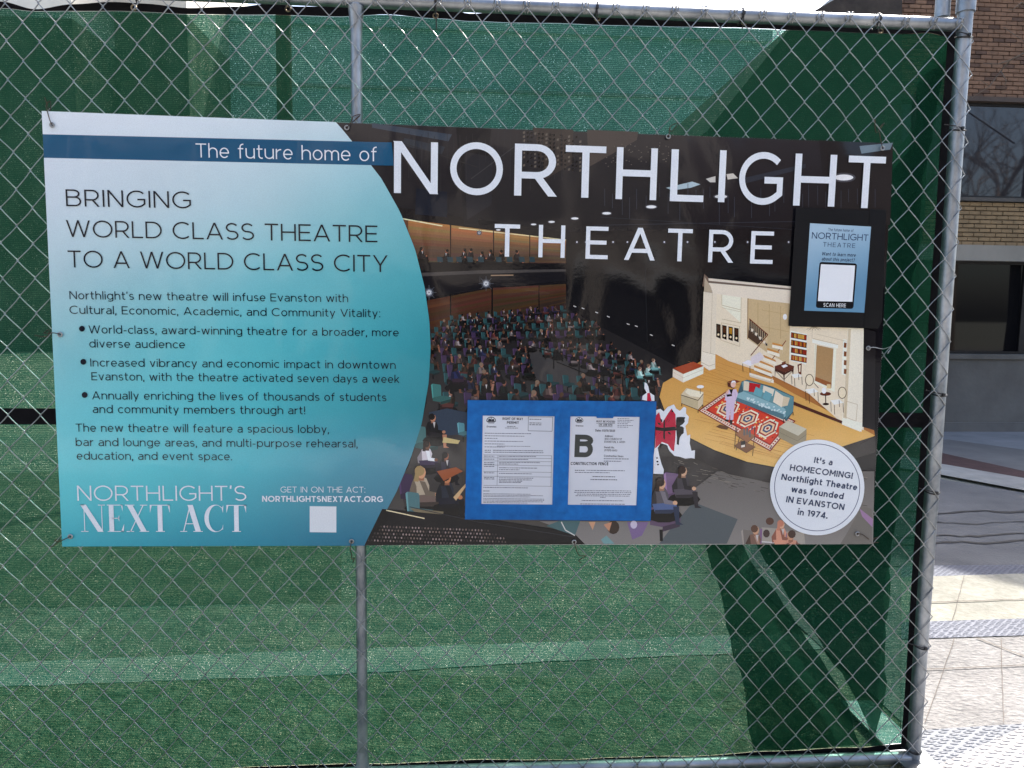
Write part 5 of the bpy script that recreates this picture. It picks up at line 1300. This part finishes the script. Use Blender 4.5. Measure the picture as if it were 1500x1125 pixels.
def fill2(a):
    emblem(a,848.5,616.5,6)
    a.line([(873.5,620),(901,620.6)],.5,K); a.line([(877,624.8),(897,625.2)],.5,K)
    for i,y in enumerate((613.6,616,618.4,621,623.6,626)): lines(a,904.5,(922,928,924,920,927,921)[i],y,(90,92,104),.8,i+3)
    for i,y in enumerate((672.5,676)): lines(a,884.5,(921,910)[i],y,(90,92,104),1.1,i+8)
    lines(a,842,857,689.4,K,1,3); lines(a,859,916,689.4,(80,82,94),.9,4); lines(a,842,893,692.4,(80,82,94),.9,5)
    lines(a,868,901,698.6,K,1,6); lines(a,865,904,703,(60,62,74),1.1,7)
    for i,(xa,xb,y) in enumerate(((842,924,719),(841,925,721.6),(845,924,724.2),(843,922,726.6),(879,887,729),(852,913,733.6),(850,916,738.6))): lines(a,xa,xb,y,(88,90,104),.9,i+20,.008)
B2=(58,62,60)
notice('permit_notice',[(835.5,610),(938,610.5),(932,741),(831,740)],'right white permit sheet with a large letter B and CONSTRUCTION FENCE, taped up in blue',fill2,[
  ("B",(841.2,669.5),(868,670),33,.215,B2,{}),
  ("MUST BE POSTED",(873.5,618.6),(901,619.2),2.8,.2,K,{}),("ON JOB SITE",(877,623.6),(897,624),2.8,.2,K,{}),
  ("Date: 03/10/2025",(872,632),(901,632.6),3.2,.2,K,{}),("Address:",(886,640),(898,640.2),2.8,.18,K,{}),
  ("1012 CHURCH ST",(885.5,644.3),(911,644.8),2.9,.16,K,{}),("EVANSTON, IL 60201",(885.3,648.5),(915.5,649),2.9,.16,K,{}),
  ("Permit No.",(885,656.6),(900,656.9),2.8,.18,K,{}),("25TEFE-0003",(885,660.8),(904,661.2),2.7,.16,K,{}),
  ("Construction Hours",(884.6,669.2),(913,669.8),2.9,.18,K,{}),("CONSTRUCTION FENCE",(836,681),(891,681.6),4.3,.2,(20,22,28),dict(track=.2,sp=.45)),("Evanston",(843.5,624.6),(854.5,624.9),2.2,.2,K,{})])
# smaller poster on a black taped board
YQ=-.0300
BLKT=noisy('black gaffer tape',(.002,.002,.003),(.005,.005,.006),9,.35,bump=.0006,bscale=30,spec=.25)
fb=empty('black_tape_frame',at0(1222,478,YQ)); tag(fb,'wide black tape frame round the small blue poster at the top right of the banner','tape')
quad_sheet('tape_strip',[(1166,303.5),(1298,309.5),(1295.5,334),(1165,328)],YQ,BLKT,parent=fb)
quad_sheet('tape_strip',[(1156.5,454),(1289,458),(1286,481.5),(1155,477.5)],YQ,BLKT,parent=fb)
quad_sheet('tape_strip',[(1166,304),(1188,305),(1178.8,477.8),(1155.3,477)],YQ-.0007,BLKT,parent=fb)
quad_sheet('tape_strip',[(1274.5,306),(1298.5,307.5),(1292,470),(1287,481),(1265.5,480)],YQ-.0007,BLKT,parent=fb)
po=empty('poster',at0(1222,457,YQ)); tag(po,'small pale blue NORTHLIGHT THEATRE poster with SCAN HERE panel, framed in black tape','poster')
def pad(o): o.parent=po; o.matrix_parent_inverse=Matrix.Translation(-Vector(po.location)); return o
a=Art(YQ-.0012)
pc=[(1186.6,327),(1276,332),(1266,458),(1178,455)]
def pcol(x,y): return lerp3((176,204,222),(104,150,180),(y-327)/100+(x-1230)/300)
for i in range(8):
    for j in range(8):
        def bl_(u,v): return ((1-u)*((1-v)*pc[0][0]+v*pc[3][0])+u*((1-v)*pc[1][0]+v*pc[2][0]),(1-u)*((1-v)*pc[0][1]+v*pc[3][1])+u*((1-v)*pc[1][1]+v*pc[2][1]))
        a.poly([bl_(i/8,j/8),bl_((i+1)/8,j/8),bl_((i+1)/8,(j+1)/8),bl_(i/8,(j+1)/8)],pcol,L=0)
def rrect(c,r,n=5):
    out=[]
    for k in range(4):
        p=Vector(c[k]); q=Vector(c[(k-1)%4]); s_=Vector(c[(k+1)%4]); a1=p+(q-p).normalized()*r; b1=p+(s_-p).normalized()*r
        for t in range(n+1):
            u=t/n; v=(1-u)**2*a1+2*u*(1-u)*p+u*u*b1; out.append((v.x,v.y))
    return out
a.poly(rrect([(1200.5,383.5),(1255.5,386),(1250,452.5),(1195,451)],4),(14,16,22),L=2)
a.poly([(1202.5,387),(1252.5,389),(1248.6,442),(1198,441)],(240,243,246),L=4)
pad(a.build('poster_sheet',PAPERP,None))
t=Text(YQ-.0016); NV=(44,62,98)
for it in (("The future home of",(1213,338.2),(1250,340),4.2,.12,NV,{}),("NORTHLIGHT",(1189,349.4),(1271.5,353),9.4,.12,NV,dict(track=.14)),("THEATRE",(1205.5,361.3),(1252.5,363.2),6.6,.12,(70,90,118),dict(track=.3)),
  ("Want to learn more",(1203.5,374),(1253,376.2),5.0,.15,(40,54,80),dict(slant=.2)),("about this project?",(1203.5,381.6),(1251.5,383.4),4.8,.15,(40,54,80),dict(slant=.2)),("SCAN HERE",(1206,449.3),(1239,450.2),5.4,.14,(236,238,240),{})):
    t.add(*it[:6],**it[6])
pad(t.build('lettering',PAPERP,None))
# torn sticker left on the banner beside the blue tape
YSK=-.0262
tk=empty('torn_sticker',at0(980,690,YSK)); tag(tk,'ragged torn red, white and black sticker scraps right of the blue tape frame','sticker')
a=Art(YSK); q=lambda pts:[(940+x/4.69,560+y/4.6875) for x,y in pts]
q=lambda pts:[(940+x/4.69,560+y/4.6875) for x,y in pts]
r=random.Random(4)
def rag(pts,n=4,amp=5):
    out=[]
    for (p0,p1) in zip(pts,pts[1:]+pts[:1]):
        for k in range(n): u=k/n; out.append((p0[0]+(p1[0]-p0[0])*u+(r.uniform(-amp,amp) if k else 0),p0[1]+(p1[1]-p0[1])*u+(r.uniform(-amp,amp) if k else 0)))
    return out
W_=(238,240,244); RD=(196,28,62); BK=(20,20,24)
a.poly(q([(100,190),(128,182),(150,200),(180,168),(222,152),(236,180),(262,196),(290,168),(306,176),(304,214),(324,236),(318,280),(300,300),(312,366),(334,358),(330,420),(342,470),(366,466),(364,524),(340,520),(300,524),(262,512),(225,505),(190,470),(170,430),(130,418),(110,450),(120,500),(136,560),(152,600),(150,630),(80,628),(82,500),(90,440)]),W_)
a.poly(q([(95,230),(120,205),(140,280),(180,215),(205,180),(232,220),(236,300),(230,400),(222,475),(205,465),(180,425),(140,410),(92,455)]),RD)
a.poly(q(rag([(236,290),(240,240),(300,240),(296,270),(262,300),(290,312),(288,350),(262,380),(256,430),(240,425),(238,340)],2,4)),BK)
a.poly(q([(95,305),(140,312),(230,304),(240,330),(160,336),(95,330)]),BK); a.poly(q([(150,260),(160,260),(160,390),(154,395),(148,380)]),BK)
for (x,y,an) in ((120,285,40),(185,270,-40),(125,350,-40),(190,350,40),(135,262,60),(172,262,-70)):
    dx,dy=math.cos(rad(an))*16,math.sin(rad(an))*16; a.poly(q([(x-dx,y-dy),(x-5,y+6),(x+dx,y+dy),(x+5,y-6)]),BK)
a.poly(q([(203,205),(210,185),(218,205)]),BK)
a.ell(940+105/4.69,560+520/4.69,1.3,1.3,BK,8); a.ell(940+108/4.69,560+545/4.69,1.6,1.3,BK,8); a.ell(940+112/4.69,560+565/4.69,1.4,1.3,BK,8); a.ell(940+155/4.69,560+445/4.69,5.4,3.6,(60,56,56),12)
a.poly(q([(20,0),(36,8),(46,30),(54,70),(86,90),(88,128),(40,128),(2,120),(6,92),(34,72),(18,40)]),W_); a.poly(q([(38,74),(56,72),(68,128),(36,128)]),RD)
o=a.build('scrap',PRINT,None); o.parent=tk; o.matrix_parent_inverse=Matrix.Translation(-Vector(tk.location))

# ------------------------------------------------------------------ ties
def curve_obj(name,pts,r,mat,label,cat,group=None):
    p=Vector(pts[0]); rt=MB(); 
    # smooth path through the points
    P_=[Vector(a) for a in pts]; out=[]
    for i in range(len(P_)-1):
        a=P_[max(i-1,0)];b=P_[i];c=P_[i+1];d=P_[min(i+2,len(P_)-1)]
        for k in range(5):
            t=k/5; out.append(.5*((2*b)+(c-a)*t+(2*a-5*b+4*c-d)*t*t+(3*b-a-3*c+d)*t**3))
    out.append(P_[-1]); out=[v-p for v in out]
    rt.tube(out,r,7); o=rt.build(name,mat,None,True); o.location=p
    return tag(o,label,cat,group)
tiel=['rusty wire tie through the banner top left eyelet','wire tie at the eyelet beside the start of the dark picture, top edge','twisted rusty tie on the top edge above the letters HL','rusty tie at the top right corner of the banner','loose silver wire tie on the banner right edge beside the black tape','rusty twisted tie at the bottom right corner beside the round badge','rusty hanging tie at the bottom edge below the blue tape','dark tie at the bottom edge where the teal panel ends','rusty tie through the bottom left eyelet of the banner','short tie on the left edge of the teal panel']
dirs=[(-8,-28),(10,-14),(4,-14),(-6,-30),(26,2),(22,8),(6,22),(-2,26),(-22,8),(-24,-3)]
for (x,y),lb,(dx,dy) in zip(eye,tiel,dirs):
    rr_=random.Random(int(x)); j=lambda s=3:rr_.uniform(-s,s)
    pts=[on_y(x+1,y+1,-.017),on_y(x,y,-.0295),on_y(x+dx*.35+j(2),y+dy*.35+j(2),-.031),on_y(x+dx*.8+j(2),y+dy*.8+j(2),-.022),on_y(x+dx+j(),y+dy+j(),-.004),on_y(x+dx*1.1+8+j(),y+dy*1.1-4,.006),on_y(x+dx*.9+j(6),y+dy*.95+6,-.006),on_y(x+dx*1.3+j(8),y+dy*1.3+j(5),-.008)]
    curve_obj('wire_tie',pts,.0012,WIRE if 'silver' in lb else RUST,lb,'wire tie','wire ties holding the banner')
# black zip ties round the posts and rails
def zip_ring(c,axis,r,label,tail=None,wd=.0022):
    mb=MB(); n=16; pts=[]
    for i in range(n+1):
        a_=2*math.pi*i/n; v=Vector((math.cos(a_)*r,math.sin(a_)*r,.006*math.sin(a_))) if axis=='z' else Vector((.004*math.sin(a_),math.cos(a_)*r,math.sin(a_)*r))
        pts.append(v)
    mb.tube(pts,wd,6,False); mb.box((-.004,-r-.005,-.004),(.004,-r+.001,.004))
    if tail: mb.tube([Vector((0,-r-.002,0)),Vector(tail)*.5+Vector((0,-r-.006,0)),Vector(tail)+Vector((0,-r,0))],wd*.8,6)
    o=mb.build('zip_tie',BLACKP); o.location=c
    return tag(o,label,'zip tie','black zip ties on the fence frame')
for (x,y,lb) in ((1415,50,'topmost black zip tie on the right post, just under the top rail'),(1400,187,'black zip tie on the right post level with the banner top edge'),(1376,578,'black zip tie half way up the right post, in front of the concrete base'),(1366,722,'black zip tie on the right post against the shaded road'),(1350,950,'black zip tie on the lower right post against the sunlit paving'),(1343,1104,'lowest black zip tie at the foot corner of the right post')):
    z=on_y(x,y,0).z; zip_ring((XR,YP,z),'z',.0232,lb,(-.05,.012,.012))
for (x,y,lb) in ((196,8,'black zip tie above the left half of the screen, nearest the left edge'),(422,10,'zip tie at the brass eyelet just left of the middle brace'),(638,20,'black zip tie with a hanging tail just right of the middle brace'),(875,24,'zip tie at the brass eyelet above the letter R of the banner title'),(1090,30,'zip tie at the silver eyelet above the letter G of the banner title'),(1290,42,'zip tie at the bright eyelet near the right end of the top rail')):
    q_=on_y(x,y,0); zip_ring((q_.x,YP+.002,ZT),'x',.0225,lb,(.002,.012,-.075 if x in (638,) else -.04))
    c=on_y(x,y+3,YS-.012); mb=MB(); mb.tube([(c.x+.007*math.cos(k*math.pi/8),c.y,c.z+.007*math.sin(k*math.pi/8)) for k in range(17)],.0025,6,False)
    o=mb.build('eyelet',BRASS,None,True); o.parent=scr; o.matrix_parent_inverse=Matrix.Translation(-Vector(scr.location))
